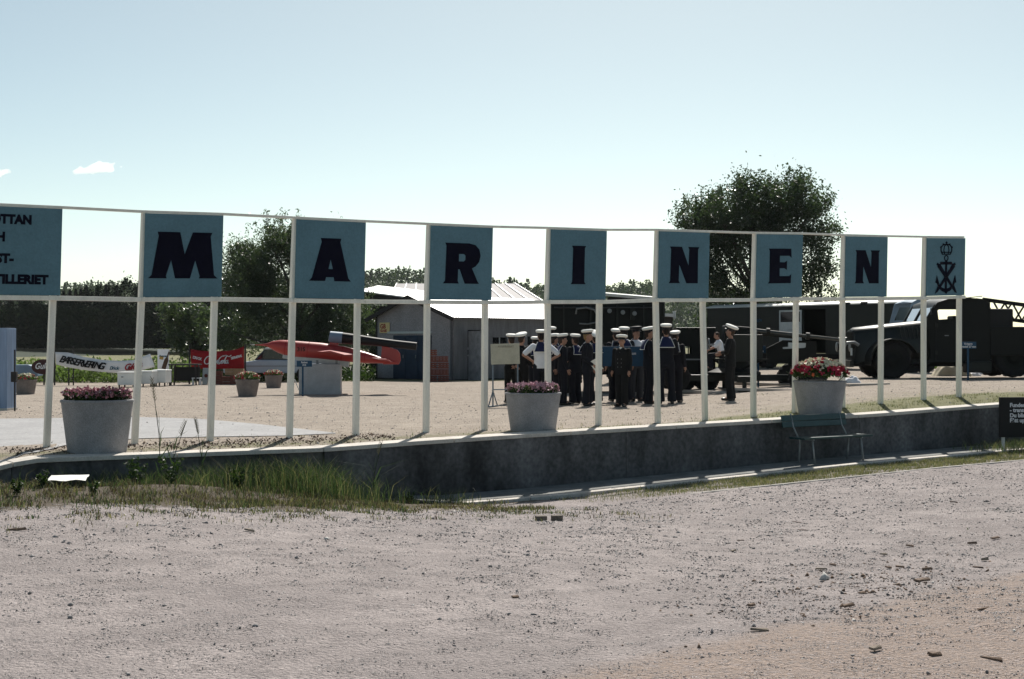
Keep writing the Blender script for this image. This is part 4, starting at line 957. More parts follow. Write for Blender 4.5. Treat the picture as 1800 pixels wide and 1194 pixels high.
for y in (.35, 1.9):
    m = MB(); m.M = T((kx(1500), y, kz(610))) @ Matrix.Rotation(rad(-90), 4, 'Y'); m.lathe([(.06, -.14), (.15, -.02), (.165, .02), (.15, .03)], 18); h_ = m.build('headlamp', M_olive, tr, smooth=40)
    m = MB(); m.M = T((kx(1500), y, kz(610))) @ Matrix.Rotation(rad(-90), 4, 'Y'); m.lathe([(.148, .031), (.08, .05), (.02, .056)], 18); m.build('lens', M_steel, h_, smooth=40)
m = MB()
for a, b in (((1646, 566), (1646, 634)), ((1646, 634), (1694, 636)), ((1694, 636), (1694, 542))): m.bar((kx(a[0]), -.012, kz(a[1])), (kx(b[0]), -.012, kz(b[1])), .02, .02)
m.build('door_edge', M_black, cb)
for y in (572, 620):
    m = MB(); m.box((kx(1647), -.02, kz(y)), (.07, .05, .12)); m.build('hinge', M_olive, cb)
for k in range(6):
    m = MB(); m.box((kx(1590+k*7), .30-.012*k, kz(585)), (.03, .04, .36), rot=(0, rad(-12), 0)); m.build('bonnet_louvre', M_olive_gloss, tr)
m = MB(); m.tube([(kx(1640), -.02, kz(552)), (kx(1632), -.28, kz(550)), (kx(1632), -.30, kz(545))], .012, 6); m.box((kx(1632), -.31, kz(548)), (.03, .14, .2)); m.build('mirror', M_black, tr)
m = MB(); m.box((kx(1720), .02, kz(645)), (.8, .4, .36)); m.build('fuel_tank', M_olive, tr, bevel=.05)
# bucket-like lamp / winch details seen in front of the bonnet
m = MB(); m.tube([(kx(1484), .2, kz(612)), (kx(1490), .2, kz(603)), (kx(1504), .2, kz(602)), (kx(1512), .2, kz(607))], .05, 8); m.build('front_guard', M_steel, tr, smooth=40)
for x in (1482, 1499):
    m = MB(); m.bar((kx(x), .2, kz(625)), (kx(x), .2, kz(612)), .05); m.build('guard_post', M_palegrey, tr)
m = MB(); m.box((kx(1850), 1.14, kz(600)), (kx(1960)-kx(1745), 2.3, .9)); m.build('rear_body', M_olive_dark, tr, bevel=.03)
m = MB(); m.box((kx(1765), .6, kz(565)), (.8, .9, .8)); m.build('winch_housing', M_black, tr, bevel=.05)
# lattice boom rising towards the cab roof
bm = MB(); A, B = Vector((kx(1741), 0, kz(524))), Vector((kx(1900), 0, kz(545))); hh = .52
chords = [(A+Vector((0, y, z)), B+Vector((0, y, z))) for y in (.55, 1.15) for z in (0, -hh)]
for i, (a, b) in enumerate(chords):
    if i % 2: a = a+(b-a)*.12
    m = MB(); m.bar(a, b, .07); m.build('boom_chord', M_olive_dark, tr)
N_ = 9
for y in (.55, 1.15):
    for k in range(N_):
        t0, t1 = k/N_, (k+1)/N_; p0 = A+(B-A)*t0+Vector((0, y, 0 if k % 2 else -hh*(1 if k else .3))); p1 = A+(B-A)*t1+Vector((0, y, -hh if k % 2 else 0))
        m = MB(); m.bar(p0, p1, .045); m.build('boom_lacing', M_olive_dark, tr)
m = MB(); m.tube([A+Vector((0, .6, .08)), A+Vector((-.55, .6, .02)), A+Vector((-1.3, .6, -.01))], .012, 6); m.build('cable', M_black, tr)

# --- pale blue cab of a vehicle standing behind the truck bonnet
Zq = 53; sq_ = Zq/2500; pq = G(1618, Zq)
bu = thing('pale_bus', 'pale blue bus cab showing above the truck bonnet', 'bus', pq, rad(3))
def qx(x): return (x-1618)*sq_
def qz(y): return (605-y)*sq_+EYE-pq.z
m = MB(); m.poly([(qx(1594), .45), (qx(1640), .45), (qx(1640), qz(530)), (qx(1634), qz(526)), (qx(1612), qz(527)), (qx(1603), qz(532)), (qx(1594), qz(566))], 0, .06, [[(qx(1602), qz(560)), (qx(1626), qz(560)), (qx(1626), qz(539)), (qx(1608), qz(540))]]); m.build('side', M_paleblue, bu, bevel=.01)
m = MB(); m.poly([(qx(1594), .45), (qx(1640), .45), (qx(1640), qz(530)), (qx(1634), qz(526)), (qx(1612), qz(527)), (qx(1603), qz(532)), (qx(1594), qz(566))], 2.0, 2.06, [[(qx(1602), qz(562)), (qx(1637), qz(562)), (qx(1637), qz(538)), (qx(1612), qz(538))]]); m.build('side', M_paleblue, bu)
m = MB(); m.loft([[(qx(a), 0, qz(b)), (qx(a), 1.03, qz(b)+.05), (qx(a), 2.06, qz(b)), (qx(a), 1.03, qz(b)-.02)] for a, b in ((1603, 532), (1612, 527), (1632, 526), (1642, 530))]); m.build('roof', M_paleblue, bu, smooth=40)
for x in (1608, 1630): wheel(bu, (qx(x), .3, .42), .42, .24)
for a, b in (((1602), (1626)),):
    m = MB(); m.box(((qx(a)+qx(b))/2, .03, qz(550)), (qx(b)-qx(a), .01, qz(540)-qz(560))); m.build('window_pane', M_glass, bu)

# --- anti-aircraft gun
Zg = 40.0; sg_ = Zg/2500; pg = G(1290, Zg)
gun = thing('naval_gun', 'dark olive anti-aircraft gun with long barrel pointing right', 'gun', pg, rad(1))
def ax_(x): return (x-1290)*sg_
def az_(y): return (605-y)*sg_+EYE-pg.z
def gb(name, pts, r, mt=M_olive, n=12, y=0): 
    m = MB(); m.tube([(ax_(a), y, az_(b)) for a, b in pts], r, n); return m.build(name, mt, gun, smooth=40)
M_gunmetal = mat('gun_metal', (.06, .062, .06), .3, .2, 6, metal=.7)
gb('barrel', [(1285, 578), (1330, 582), (1395, 589)], [.075, .07, .062], M_gunmetal)
gb('barrel', [(1395, 589), (1440, 593), (1476, 597)], [.05, .045, .042], M_gunmetal)
gb('muzzle', [(1474, 596.7), (1488, 598)], [.05, .085], M_gunmetal)
gb('recoil_spring', [(1340, 587), (1400, 593)], .055, M_olive)
for px, py in ((1350, 583), (1420, 591)):
    m = MB(); m.M = T((ax_(px), 0, az_(py))) @ Matrix.Rotation(rad(94), 4, 'Y'); m.lathe([(.1, -.05), (.1, .05)], 14); m.build('barrel_collar', M_olive, gun)
m = MB(); m.poly([(ax_(1268), az_(628)), (ax_(1338), az_(628)), (ax_(1338), az_(596)), (ax_(1322), az_(576)), (ax_(1272), az_(572))], -.28, .28); m.build('breech_housing', M_olive_dark, gun, bevel=.03)
m = MB(); m.box((ax_(1305), -.6, az_(612)), (.9, .04, .75), rot=(0, 0, rad(2))); m.build('shield', M_olive, gun, bevel=.01)
m = MB(); m.lathe([(.75, .42), (.75, .5), (.45, .62), (.4, .95)], 24, c=(0, 0, 0)); m.build('turntable', M_olive_dark, gun, smooth=40)
m = MB(); m.box((0, 0, .34), (5.2, .32, .18)); m.box((0, 0, .34), (.4, 3.4, .17)); m.build('cross_frame', M_olive, gun, bevel=.02)
for x, y in ((-2.5, 0), (2.5, 0), (0, -1.65), (0, 1.65)):
    m = MB(); m.cyl((x, y, .0), (x, y, .36), .06, 10); m.lathe([(.19, 0), (.19, .03)], 14, c=(x, y, 0)); m.build('jack_foot', M_olive, gun)
for x in (-1.7, 1.75):
    for y in (-.75, .75): wheel(gun, (x, y, .36), .36, .2)
m = MB(); m.poly([(ax_(1352), az_(640)), (ax_(1410), az_(640)), (ax_(1440), az_(625)), (ax_(1440), az_(600)), (ax_(1380), az_(598)), (ax_(1352), az_(612))], .3, .36); m.build('side_plate', M_olive_dark, gun)
m = MB(); m.bar((ax_(1373), -.3, az_(612)), (ax_(1410), -.3, az_(610)), .1, .05); m.bar((ax_(1382), -.3, az_(606)), (ax_(1412), -.3, az_(607)), .08, .12); m.build('sight_arm', M_palegrey, gun)
for y, px in ((-.75, 1262), (.75, 1262), (-.75, 1330)):
    m = MB(); m.box((ax_(px), y, az_(632)), (.36, .34, .05)); m.bar((ax_(px), y, az_(632)), (ax_(1290), y*.5, .5), .06); m.build('gunner_seat', M_olive_dark, gun)
for px in (1238,):
    m = MB(); m.tube([(ax_(px), -.75+.17*math.cos(a), az_(606)+.17*math.sin(a)) for a in np.linspace(0, 2*math.pi, 15)], .018, 6, cap=False); m.bar((ax_(px), -.92, az_(606)), (ax_(px), -.58, az_(606)), .02); m.bar((ax_(px), -.75, az_(606)), (ax_(1272), -.6, az_(606)), .05); m.build('hand_wheel', M_steel, gun)
# platform with rails left of the gun
p = G(1222, 41.2); t = thing('instrument_trailer', 'dark olive instrument trailer with railing left of the gun', 'trailer', p, rad(-3)); s = 41.2/2500
def tz(y): return (605-y)*s+EYE-p.z
def tx(x): return (x-1222)*s
m = MB(); m.poly([(tx(1190), tz(668)), (tx(1256), tz(668)), (tx(1256), tz(578)), (tx(1190), tz(578))], 0, .05, [[(tx(1199), tz(622)), (tx(1209), tz(622)), (tx(1209), tz(609)), (tx(1199), tz(609))], [(tx(1211), tz(622)), (tx(1216), tz(622)), (tx(1216), tz(609)), (tx(1211), tz(609))]]); m.build('side', M_olive_dark, t)
m = MB(); m.poly([(tx(1190), tz(668)), (tx(1256), tz(668)), (tx(1256), tz(578)), (tx(1190), tz(578))], 1.6, 1.65, [[(tx(1197), tz(625)), (tx(1219), tz(625)), (tx(1219), tz(606)), (tx(1197), tz(606))]]); m.build('side', M_olive_dark, t)
m = MB(); m.box((tx(1223), .82, tz(577)), (tx(1258)-tx(1188), 1.75, .04)); m.build('roof', M_olive, t, bevel=.01)
m = MB(); m.box((tx(1190), .82, tz(622)), (.05, 1.6, tz(580)-tz(666))); m.box((tx(1256), .82, tz(622)), (.05, 1.6, tz(580)-tz(666))); m.build('end_wall', M_olive_dark, t)
m = MB(); m.box((tx(1223), -.04, tz(632)), (tx(1262)-tx(1196), .05, .04)); m.build('hand_rail', M_steel, t)
m = MB(); m.box((tx(1223), .82, tz(668)), (tx(1262)-tx(1186), 1.5, .14)); m.build('chassis', M_black, t)
for x in (1204, 1244): wheel(t, (tx(x), .2, .33), .33, .2); wheel(t, (tx(x), 1.4, .33), .33, .2)
# dark radar trailer behind the sailors
Zr2 = 42.5; p = G(1062, Zr2); s = Zr2/2500
t = thing('radar_trailer', 'large dark radar trailer with pipes and lamps behind the sailors', 'trailer', p, rad(2))
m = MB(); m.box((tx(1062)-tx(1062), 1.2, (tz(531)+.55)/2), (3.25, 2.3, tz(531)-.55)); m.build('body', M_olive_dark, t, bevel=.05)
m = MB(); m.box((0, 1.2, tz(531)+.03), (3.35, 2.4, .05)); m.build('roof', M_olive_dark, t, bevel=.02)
for x in (-1.1, 1.1): wheel(t, (x, .25, .45), .45, .28); wheel(t, (x, 2.15, .45), .45, .28)
m = MB(); m.tube([(-.85, -.05, tz(552)), (-.83, -.12, tz(543)), (-.55, -.12, tz(541)), (-.3, -.06, tz(545)), (-.15, -.05, tz(560))], .03, 8); m.build('pipe', M_steel, t, smooth=40)
m = MB(); m.tube([(-.75, -.04, tz(569)), (-.5, -.06, tz(570)), (-.25, -.05, tz(567))], .022, 8); m.build('pipe', M_steel, t, smooth=40)
m = MB(); m.tube([(-1.5, -.05, tz(541)), (1.5, -.05, tz(541))], .018, 8); m.build('rail', M_gunmetal, t)
for x in (.15, .55, .9):
    m = MB(); m.M = T((x, -.06, tz(546+x*6))) @ RX90; m.lathe([(.05, -.04), (.07, .03), (.06, .05)], 12); m.build('lamp', M_steel, t, smooth=40)
m = MB(); m.box((.85, -.03, tz(552)), (.14, .06, .34)); m.build('junction_box', M_olive, t, bevel=.01)
for x in (-1.2, -.4, .4, 1.2):
    m = MB(); m.box((x, -.0, tz(575)), (.05, .05, 1.3)); m.build('rib', M_olive, t)
# second trailer behind with a pale roof
Z2 = 52; p = G(1118, Z2); s = Z2/2500
t = thing('pale_roof_trailer', 'dark trailer with pale sloping roof behind the radar trailer', 'trailer', p, rad(-6))
m = MB(); m.box((0, 1.2, (tz(522)+.5)/2), (2.1, 2.3, tz(522)-.5)); m.build('body', M_olive_dark, t, bevel=.04)
m = MB(); m.add([(-1.25, -.1, tz(515)), (.75, -.1, tz(523.5)), (.75, 2.5, tz(523.5)+.12), (-1.25, 2.5, tz(515)+.12), (-1.25, -.1, tz(515)-.1), (.75, -.1, tz(523.5)-.1), (.75, 2.5, tz(523.5)), (-1.25, 2.5, tz(515))], [(0, 1, 2, 3), (4, 7, 6, 5), (0, 4, 5, 1), (1, 5, 6, 2), (2, 6, 7, 3), (3, 7, 4, 0)]); m.build('roof', bpy.data.materials['pale_sunlit_roof'], t)
for x in (-.7, .7): wheel(t, (x, .3, .42), .42, .25)
# small pale shed roof glimpsed beyond the sailors
Z3 = 56; p = G(1170, Z3); s = Z3/2500
t = thing('small_hut', 'small hut with a bright roof glimpsed between sailors and trailer', 'hut', p)
def tx(x): return (x-1170)*s
m = MB(); m.box((0, .9, tz(557)/2), (tx(1184)-tx(1158), 1.6, tz(557))); m.build('wall', M_dark, t)
m = MB(); m.poly([(tx(1160), tz(551)), (tx(1165), tz(556)), (tx(1183), tz(557.5)), (tx(1183), tz(552))], -.2, 1.9); m.build('roof', M_corr, t)
m = MB(); m.cyl((tx(1187), .3, tz(560)), (tx(1187), .3, tz(547)), .06, 8); m.build('chimney', M_palegrey, t)

# --- things lying on the ground by the vehicles
def plank(label, x0, y0, x1, y1, w, h, m_=M_wood, lift=0):
    a, b = gy(x0, y0), gy(x1, y1); d = b-a
    t = thing('timber_plank', label, 'plank', (a+b)/2+Vector((0, 0, h/2+lift)), math.atan2(d.y, d.x), 'planks on the ground by the gun')
    m = MB(); m.box((0, 0, 0), (math.hypot(d.x, d.y), w, h)); m.build('plank', m_, t, bevel=.006)
M_paleplank = mat('pale_planks', (.42, .38, .34), .9, .2, 3, .2, streak=(1, 5, 5))
plank('long pale timber lying left of the officer', 1195, 692, 1290, 691, .16, .07, M_paleplank)
plank('pale timber behind the nearer one, right of the officer', 1292, 680, 1392, 677, .2, .09, M_paleplank)
plank('narrow pale timber nearest the fence, right of the officer', 1290, 690, 1395, 686, .12, .07, M_paleplank)
plank('curved board end lying right of the petunia planter', 1488, 680, 1560, 676, .2, .06, M_paleplank)
def tarp(name, label, cat, x, y, w, d, h, m_):
    p = gy(x, y); t = thing(name, label, cat, p, rad(RNG.uniform(-8, 8))); m = MB(); n = 14; v = []; f = []
    for i in range(n+1):
        for j in range(n+1):
            a, b = i/n*2-1, j/n*2-1; z = h*max(0, (1-a*a))**.7*max(0, (1-b*b))**.6*(1+.25*math.sin(5*a+3*b)+.18*math.sin(9*b-4*a)); v.append((a*w/2, b*d/2, z))
    for i in range(n):
        for j in range(n): f.append((i*(n+1)+j, (i+1)*(n+1)+j, (i+1)*(n+1)+j+1, i*(n+1)+j+1))
    m.add(v, f); m.build('sheet', m_, t, smooth=True)
M_tarp = mat('tan_tarp', (.42, .37, .27), .9, .15, 4, .2); 
tarp('tarpaulin', 'tan tarpaulin heap lying under the truck cab', 'tarpaulin', 1672, 661, 1.25, .9, .42, M_tarp)
tarp('cloth_heap', 'crumpled white cloth heap under the truck, right of the tarpaulin', 'cloth', 1733, 658, .75, .6, .38, M_whitecloth)
tarp('paper_sack', 'white paper sack lying between the tarpaulin and the cloth heap', 'sack', 1712, 661, .45, .3, .12, M_whitecloth)
tarp('paper_sack', 'white flattened sack beside the petunia planter', 'sack', 1497, 673, .5, .4, .16, M_whitecloth)
p = gy(1797, 660); t = thing('grey_bucket', 'grey metal bucket at the right edge behind the truck wheel', 'bucket', p)
m = MB(); m.lathe([(.13, 0), (.18, .4), (.19, .42), (.17, .42), (.12, .05)], 18); m.build('pail', M_palegrey, t, smooth=40)
# ------------------------------------------------------------------ people
M_skin = mat('skin', (.36, .20, .14), .6, .12, 8)
M_uniform = mat('navy_uniform', (.006, .007, .012), .85, .25, 6, .15)
M_dress = mat('black_uniform', (.005, .0055, .006), .85, .25, 6, .15)
M_shirt = mat('white_shirt', (.72, .73, .76), .85, .06, 6, .1)
M_greytr = mat('grey_trousers', (.03, .033, .04), .9, .2, 6, .1)
M_collar = mat('blue_collar', (.009, .013, .055), .8, .15, 6)
M_capwhite = mat('cap_white', (.80, .79, .74), .7, .05, 6)
M_capband = mat('cap_band', (.006, .007, .012), .6, .2, 6)
M_shoe = mat('black_shoe', (.006, .006, .006), .3, .2, 6, spec=.5)
M_hairb = mat('blond_hair', (.22, .14, .06), .7, .3, 30)
M_haird = mat('brown_hair', (.035, .02, .012), .7, .3, 30)
M_paper = mat('paper', (.72, .72, .68), .8, .05, 6)
def rc(m, a, b, ra, rb, n=10):
    a, b = Vector(a), Vector(b); d = (b-a).normalized()
    m.tube([a-d*ra*.95, a-d*ra*.6, a, b, b+d*rb*.6, b+d*rb*.95], [ra*.3, ra*.8, ra, rb, rb*.8, rb*.3], n)
def remesh(mb, vox, it=4):
    me = mb.mesh('tmp', M_skin); ob = bpy.data.objects.new('tmp', me); C.objects.link(ob)
    r = ob.modifiers.new('r', 'REMESH'); r.mode = 'VOXEL'; r.voxel_size = vox
    q = ob.modifiers.new('s', 'SMOOTH'); q.factor = .5; q.iterations = it
    dg = bpy.context.evaluated_depsgraph_get(); out = bpy.data.meshes.new_from_object(ob.evaluated_get(dg))
    bpy.data.objects.remove(ob); bpy.data.meshes.remove(me); return out
def setmat(me, m):
    me.materials.clear(); me.materials.append(m); me.polygons.foreach_set('use_smooth', [True]*len(me.polygons)); me.polygons.foreach_set('material_index', [0]*len(me.polygons)); me.update(); return me
TORSO = [(.86, .15, .105), (.98, .165, .115), (1.1, .152, .105), (1.22, .168, .115), (1.34, .182, .12), (1.42, .15, .098), (1.49, .062, .058)]
ARMS = {'down': ((.228, -.02, 1.15), (.232, .06, .91)), 'akimbo': ((.43, -.10, 1.21), (.21, .03, 1.06)), 'behind': ((.25, -.13, 1.17), (.06, -.18, 1.0)),
        'front': ((.22, .02, 1.15), (.13, .25, 1.12)), 'paper': ((.235, -.02, 1.15), (.20, .20, .98)), 'crossed': ((.235, .04, 1.16), (.02, .20, 1.16)),
        'reach': ((.2, .22, 1.27), (.14, .46, 1.22)), 'back1': ((.27, -.08, 1.16), (.27, -.10, .92))}
def person(label, loc, head, top, style='sailor', arms=('down', 'down'), yaw=0, tilt=0, captilt=5, cap='sailor', hair=None, seated=False, group=None, lean=0, spread=.1, kid=1.0, paper=False, tunic_m=None, trouser_m=None, step=0):
    sc = (top-loc[2])/1.825 if not seated else kid
    t = thing('person', label, 'person', loc, head, group); t.scale = (sc, sc, sc)
    Hm = T((0, .0, 1.56)) @ RZ(rad(yaw)) @ Matrix.Rotation(rad(tilt), 4, 'X') @ T((0, 0, -1.56))
    LM = Matrix.Rotation(rad(-lean), 4, 'X'); LM = T((0, 0, .95)) @ LM @ T((0, 0, -.95))
    joints = {}
    for i, s in enumerate((1, -1)):
        e, w = ARMS[arms[i]]; S = LM @ Vector((s*.19, -.005, 1.415)); E_ = LM @ Vector((s*e[0], e[1], e[2])); W_ = LM @ Vector((s*w[0], w[1], w[2])); joints[s] = (S, E_, W_)
    if seated: legs = {s: (Vector((s*.1, .02, .93)), Vector((s*.13, .42, .93)), Vector((s*.12, .40, .52)), Vector((s*.12, .58, .47))) for s in (1, -1)}
    else: legs = {s: (Vector((s*.095, 0, .93)), Vector((s*(spread*.55+.05), .015+s*step*.5, .50)), Vector((s*spread, -.02+s*step, .085)), Vector((s*(spread+.025), .13+s*step, .04))) for s in (1, -1)}
    # --- body: one continuous surface
    m = MB(); k = .012
    m.M = LM; m.loft([[(rx*.93*math.cos(a), ry*.93*math.sin(a), z) for a in np.linspace(0, 2*math.pi, 18, endpoint=False)] for z, rx, ry in TORSO]); rc(m, (0, -.012, 1.44), (0, .0, 1.58), .056, .052)
    m.M = LM @ Hm; m.ball((0, .008, 1.655), (.076, .096, .112), 18); m.ball((0, .045, 1.585), (.056, .058, .058), 14); rc(m, (0, .098, 1.655), (0, .116, 1.622), .011, .017, 8)
    for s in (1, -1): m.ball((s*.078, -.004, 1.635), (.012, .024, .034), 10)
    m.ball((0, .09, 1.575), (.026, .02, .01), 8)
    m.M = Matrix()
    for s in (1, -1):
        S, E_, W_ = joints[s]; rc(m, S, E_, .052, .042); rc(m, E_, W_, .042, .029)
        d = (W_-E_).normalized(); hd = (d+Vector((0, .12, -.08))).normalized() if arms[0 if s > 0 else 1] != 'reach' else d
        rc(m, W_, W_+hd*.075, .03, .037)
        a, b, c, q = legs[s]; rc(m, a, b, .085, .058); rc(m, b, c, .056, .04); rc(m, c, q, .042, .034)
    me = remesh(m, .0135, 3)
    f = MB(); f.add([v.co for v in me.vertices], [tuple(p.vertices) for p in me.polygons]); bpy.data.meshes.remove(me)
    for s in (1, -1):
        S, E_, W_ = joints[s]; d = (W_-E_).normalized(); hd = (d+Vector((0, .12, -.08))).normalized() if arms[0 if s > 0 else 1] != 'reach' else d
        side = hd.cross(Vector((s, .15, .1))).normalized(); nrm = side.cross(hd).normalized(); base = W_+hd*.085
        for j, (o_, l_) in enumerate(((-.03, .068), (-.01, .08), (.011, .075), (.031, .058))):
            p0 = base+side*o_; p1 = p0+hd*l_*.5; p2 = p1+(hd*.8-nrm*.5*s).normalized()*l_*.5; f.tube([p0-hd*.03, p0, p1, p2], [.0095, .0095, .009, .007], 6)
        p0 = W_+hd*.03-side*.032; f.tube([p0, p0+(hd*.5-side*.8).normalized()*.035, p0+(hd-side*.45).normalized()*.07], [.012, .011, .008], 6)
    f.build('body', M_skin, t, smooth=True)
    # --- clothes
    um = tunic_m or (M_shirt if style == 'shirt' else (M_dress if style == 'officer' else M_uniform)); tm = trouser_m or (M_dress if style == 'officer' else M_uniform)
    m = MB(); m.M = LM
    lo = .80 if style == 'officer' else .88
    m.loft([[((rx+k)*math.cos(a), (ry+k)*math.sin(a), z) for a in np.linspace(0, 2*math.pi, 18, endpoint=False)] for z, rx, ry in [(lo, .165, .12)]+TORSO[1:]]); m.M = Matrix()
    for s in (1, -1):
        S, E_, W_ = joints[s]
        if style in ('shirt', 'kid'): rc(m, S, S+(E_-S)*.85, .073, .066)
        else: rc(m, S, E_, .07, .059); rc(m, E_, W_-(W_-E_)*.06, .058, .047)
    me = remesh(m, .017, 3); obj('tunic', setmat(me, um), t)
    m = MB()
    if not seated: m.loft([[(rx*math.cos(a), ry*math.sin(a), z) for a in np.linspace(0, 2*math.pi, 16, endpoint=False)] for z, rx, ry in [(.82, .168, .12), (.95, .172, .125), (1.03, .165, .118)]])
    else: m.ball((0, .03, .93), (.18, .16, .12), 14)
    for s in (1, -1):
        a, b, c, q = legs[s]; rc(m, a, b, .107, .082); end = c+Vector((0, 0, .0))
        m.tube([b, (b+c)/2, end, end-Vector((0, 0, .03))], [.082, .082, .105 if style == 'sailor' else .092, .105 if style == 'sailor' else .092], 12)
    obj('trousers', setmat(remesh(m, .018, 3), tm), t)
    for s in (1, -1):
        a, b, c, q = legs[s]; m = MB(); rc(m, c+Vector((0, -.03, -.045)), q+Vector((0, .03, .005)), .043, .038); obj('shoe', setmat(remesh(m, .012, 2), M_shoe), t)
    # --- head things
    HM = LM @ Hm
    for s in (1, -1):
        m = MB(); m.M = HM; m.ball((s*.032, .092, 1.652), (.012, .008, .007), 8); m.build('eye', M_haird, t, smooth=True)
    m = MB(); m.M = HM; m.ball((0, .0985, 1.587), (.024, .008, .005), 8); m.build('mouth', mat('lips', (.22, .07, .06), .6) if 'lips' not in bpy.data.materials else bpy.data.materials['lips'], t, smooth=True)
    hm = hair or M_haird
    m = MB(); m.M = HM; m.ball((0, -.014, 1.668), (.083, .096, .108), 16); m.ball((0, -.045, 1.61), (.07, .055, .06), 12); obj('hair', setmat(remesh(m, .013, 2), hm), t)
    if cap:
        CM = HM @ T((0, 0, 1.70)) @ Matrix.Rotation(rad(captilt), 4, 'X') @ T((0, 0, -1.70))
        band_m = M_capband; top_m = M_capwhite if cap != 'dark' else M_capband
        R = .132 if cap == 'sailor' else .146
        m = MB(); m.M = CM; m.lathe([(.086, 1.692), (.09, 1.70), (.094, 1.742), (.09, 1.748)], 24, 0, sx=1, sy=1.16); cp = m.build('cap_band', band_m, t, smooth=40)
        m = MB(); m.M = CM; m.lathe([(.092, 1.735), (R*.93, 1.748), (R, 1.766), (R, 1.785), (R*.93, 1.80), (R*.7, 1.81), (.02, 1.812)], 26, 0, sx=1, sy=1.12); m.build('cap_top', top_m, t, smooth=50)
        if cap in ('officer', 'dark'):
            m = MB(); m.M = CM; pts = [[(math.sin(a)*.088, .098*math.cos(a)*1.05, 1.70), (math.sin(a)*.085*1.1, .098*math.cos(a)*1.05+.055*math.cos(a*1.15), 1.682), (math.sin(a)*.085*1.1, .098*math.cos(a)*1.05+.055*math.cos(a*1.15), 1.676), (math.sin(a)*.088, .098*math.cos(a)*1.05, 1.694)] for a in np.linspace(-1.2, 1.2, 11)]
            m.loft(pts); m.build('cap_visor', M_shoe, cp, smooth=50)
        else:
            for q in (-.02, .02):
                m = MB(); m.M = CM; m.add([(q-.011, -.104, 1.725), (q+.011, -.104, 1.725), (q*1.7+.011, -.128, 1.60), (q*1.7-.011, -.128, 1.60)], [(0, 1, 2, 3), (3, 2, 1, 0)]); m.build('cap_ribbon', M_capband, cp)
    if style in ('sailor', 'shirt'):
        m = MB(); m.M = LM; v = []; nx, nt = 9, 7
        for j in range(nt):
            q = j/(nt-1)
            for i in range(nx):
                s = i/(nx-1)*2-1; v.append((s*(.085+.095*q), -(.05+.118*math.sin(q*math.pi/2))+.045*abs(s)**3*(1-q*.3)-.006, 1.512-.235*q**1.15))
        fs = [(j*nx+i, j*nx+i+1, (j+1)*nx+i+1, (j+1)*nx+i) for j in range(nt-1) for i in range(nx-1)]
        m.add(v, fs); co = m.build('collar', M_collar, t, smooth=True); sd_ = co.modifiers.new('s', 'SOLIDIFY'); sd_.thickness = .012; sd_.offset = 0
        m = MB(); m.M = LM
        edge = [v[j*nx] for j in range(nt)] + [v[(nt-1)*nx+i] for i in range(1, nx)] + [v[j*nx+nx-1] for j in range(nt-2, -1, -1)]
        m.tube([(a, b-.009, c) for a, b, c in edge], .0075, 5); m.build('collar_stripe', M_capwhite, co)
    if style in ('officer', 'sailor'):
        m = MB(); m.M = LM; m.add([(-.045, .062, 1.49), (.045, .062, 1.49), (0, .126, 1.36), (0, .075, 1.50)], [(0, 2, 3), (3, 2, 1)]); m.build('shirt_front', M_capwhite, t)
        if style == 'officer':
            for z in (1.0, 1.1, 1.2):
                for x in (-.05, .05):
                    m = MB(); m.M = LM; m.ball((x, .134, z), (.011, .006, .011), 8); m.build('button', M_steel, t)
    if paper:
        S, E_, W_ = joints[1]; m = MB(); p0 = W_+Vector((0, .08, -.02)); m.box((0, 0, 0), (.21, .006, .30)); 
        po = tag(bpy.data.objects.new('paper_sheet', m.mesh('paper_sheet', M_paper)), 'white folded paper held by the blond sailor', 'paper'); C.objects.link(po)
        M0 = T(loc) @ RZ(head) @ Matrix.Diagonal((sc, sc, sc, 1)); q = M0 @ p0; po.location = q; po.rotation_euler = (rad(25), rad(-28), head+rad(80))
    return t
def stand(x, ytop, Z, label, head, **kw):
    p = G(x, Z); top = EYE+(605-ytop)*Z/2500
    return person(label, p, rad(head), top, **kw)
GRP = 'sailors and officers gathered in the yard'
stand(899, 586, 35.2, 'officer in white topped cap hidden behind the cream notice board', 20, style='officer', cap='officer', arms=('behind', 'behind'), group=GRP)
stand(917, 584, 34.6, 'officer with tilted white cap just right of the cream notice board', -35, style='officer', cap='officer', captilt=16, arms=('paper', 'behind'), group=GRP)
stand(951, 578.5, 34.0, 'sailor in white short sleeved shirt standing with hands on hips', 4, style='shirt', arms=('akimbo', 'akimbo'), group=GRP)
stand(941, 591, 37.0, 'sailor half hidden at the left of the man in the white shirt', 10, group=GRP)
stand(974, 585.5, 35.2, 'sailor in dark uniform just right of the man in white shirt', -60, group=GRP, arms=('front', 'down'))
stand(989, 585.5, 34.1, 'sailor in dark uniform turned right, left of the paper holder', -75, group=GRP, yaw=-10, arms=('down', 'back1'))
stand(968, 573, 37.0, 'tall sailor at the back behind the white shirted man', 30, group=GRP)
stand(1011, 586, 34.9, 'sailor seen from behind with blue collar beside the blond sailor', 38, group=GRP, arms=('crossed', 'crossed'))
stand(1033, 578, 33.6, 'blond sailor facing right holding a white paper', -112, group=GRP, hair=M_hairb, arms=('paper', 'down'), yaw=14, paper=True)
stand(1046, 582, 35.3, 'sailor with round white cap tipped towards us behind a fence post', 15, group=GRP, captilt=35)
stand(1083, 577, 36.3, 'sailor at the back left of the blue board group', 12, group=GRP, captilt=8)
stand(1097, 573.5, 35.9, 'sailor with broad white cap behind the short man at the blue board', 10, group=GRP)
stand(1093, 587.5, 33.0, 'short man in long dark coat and white cap before the blue board', 150, style='officer', cap='officer', group=GRP, arms=('down', 'down'), yaw=12, spread=.08)
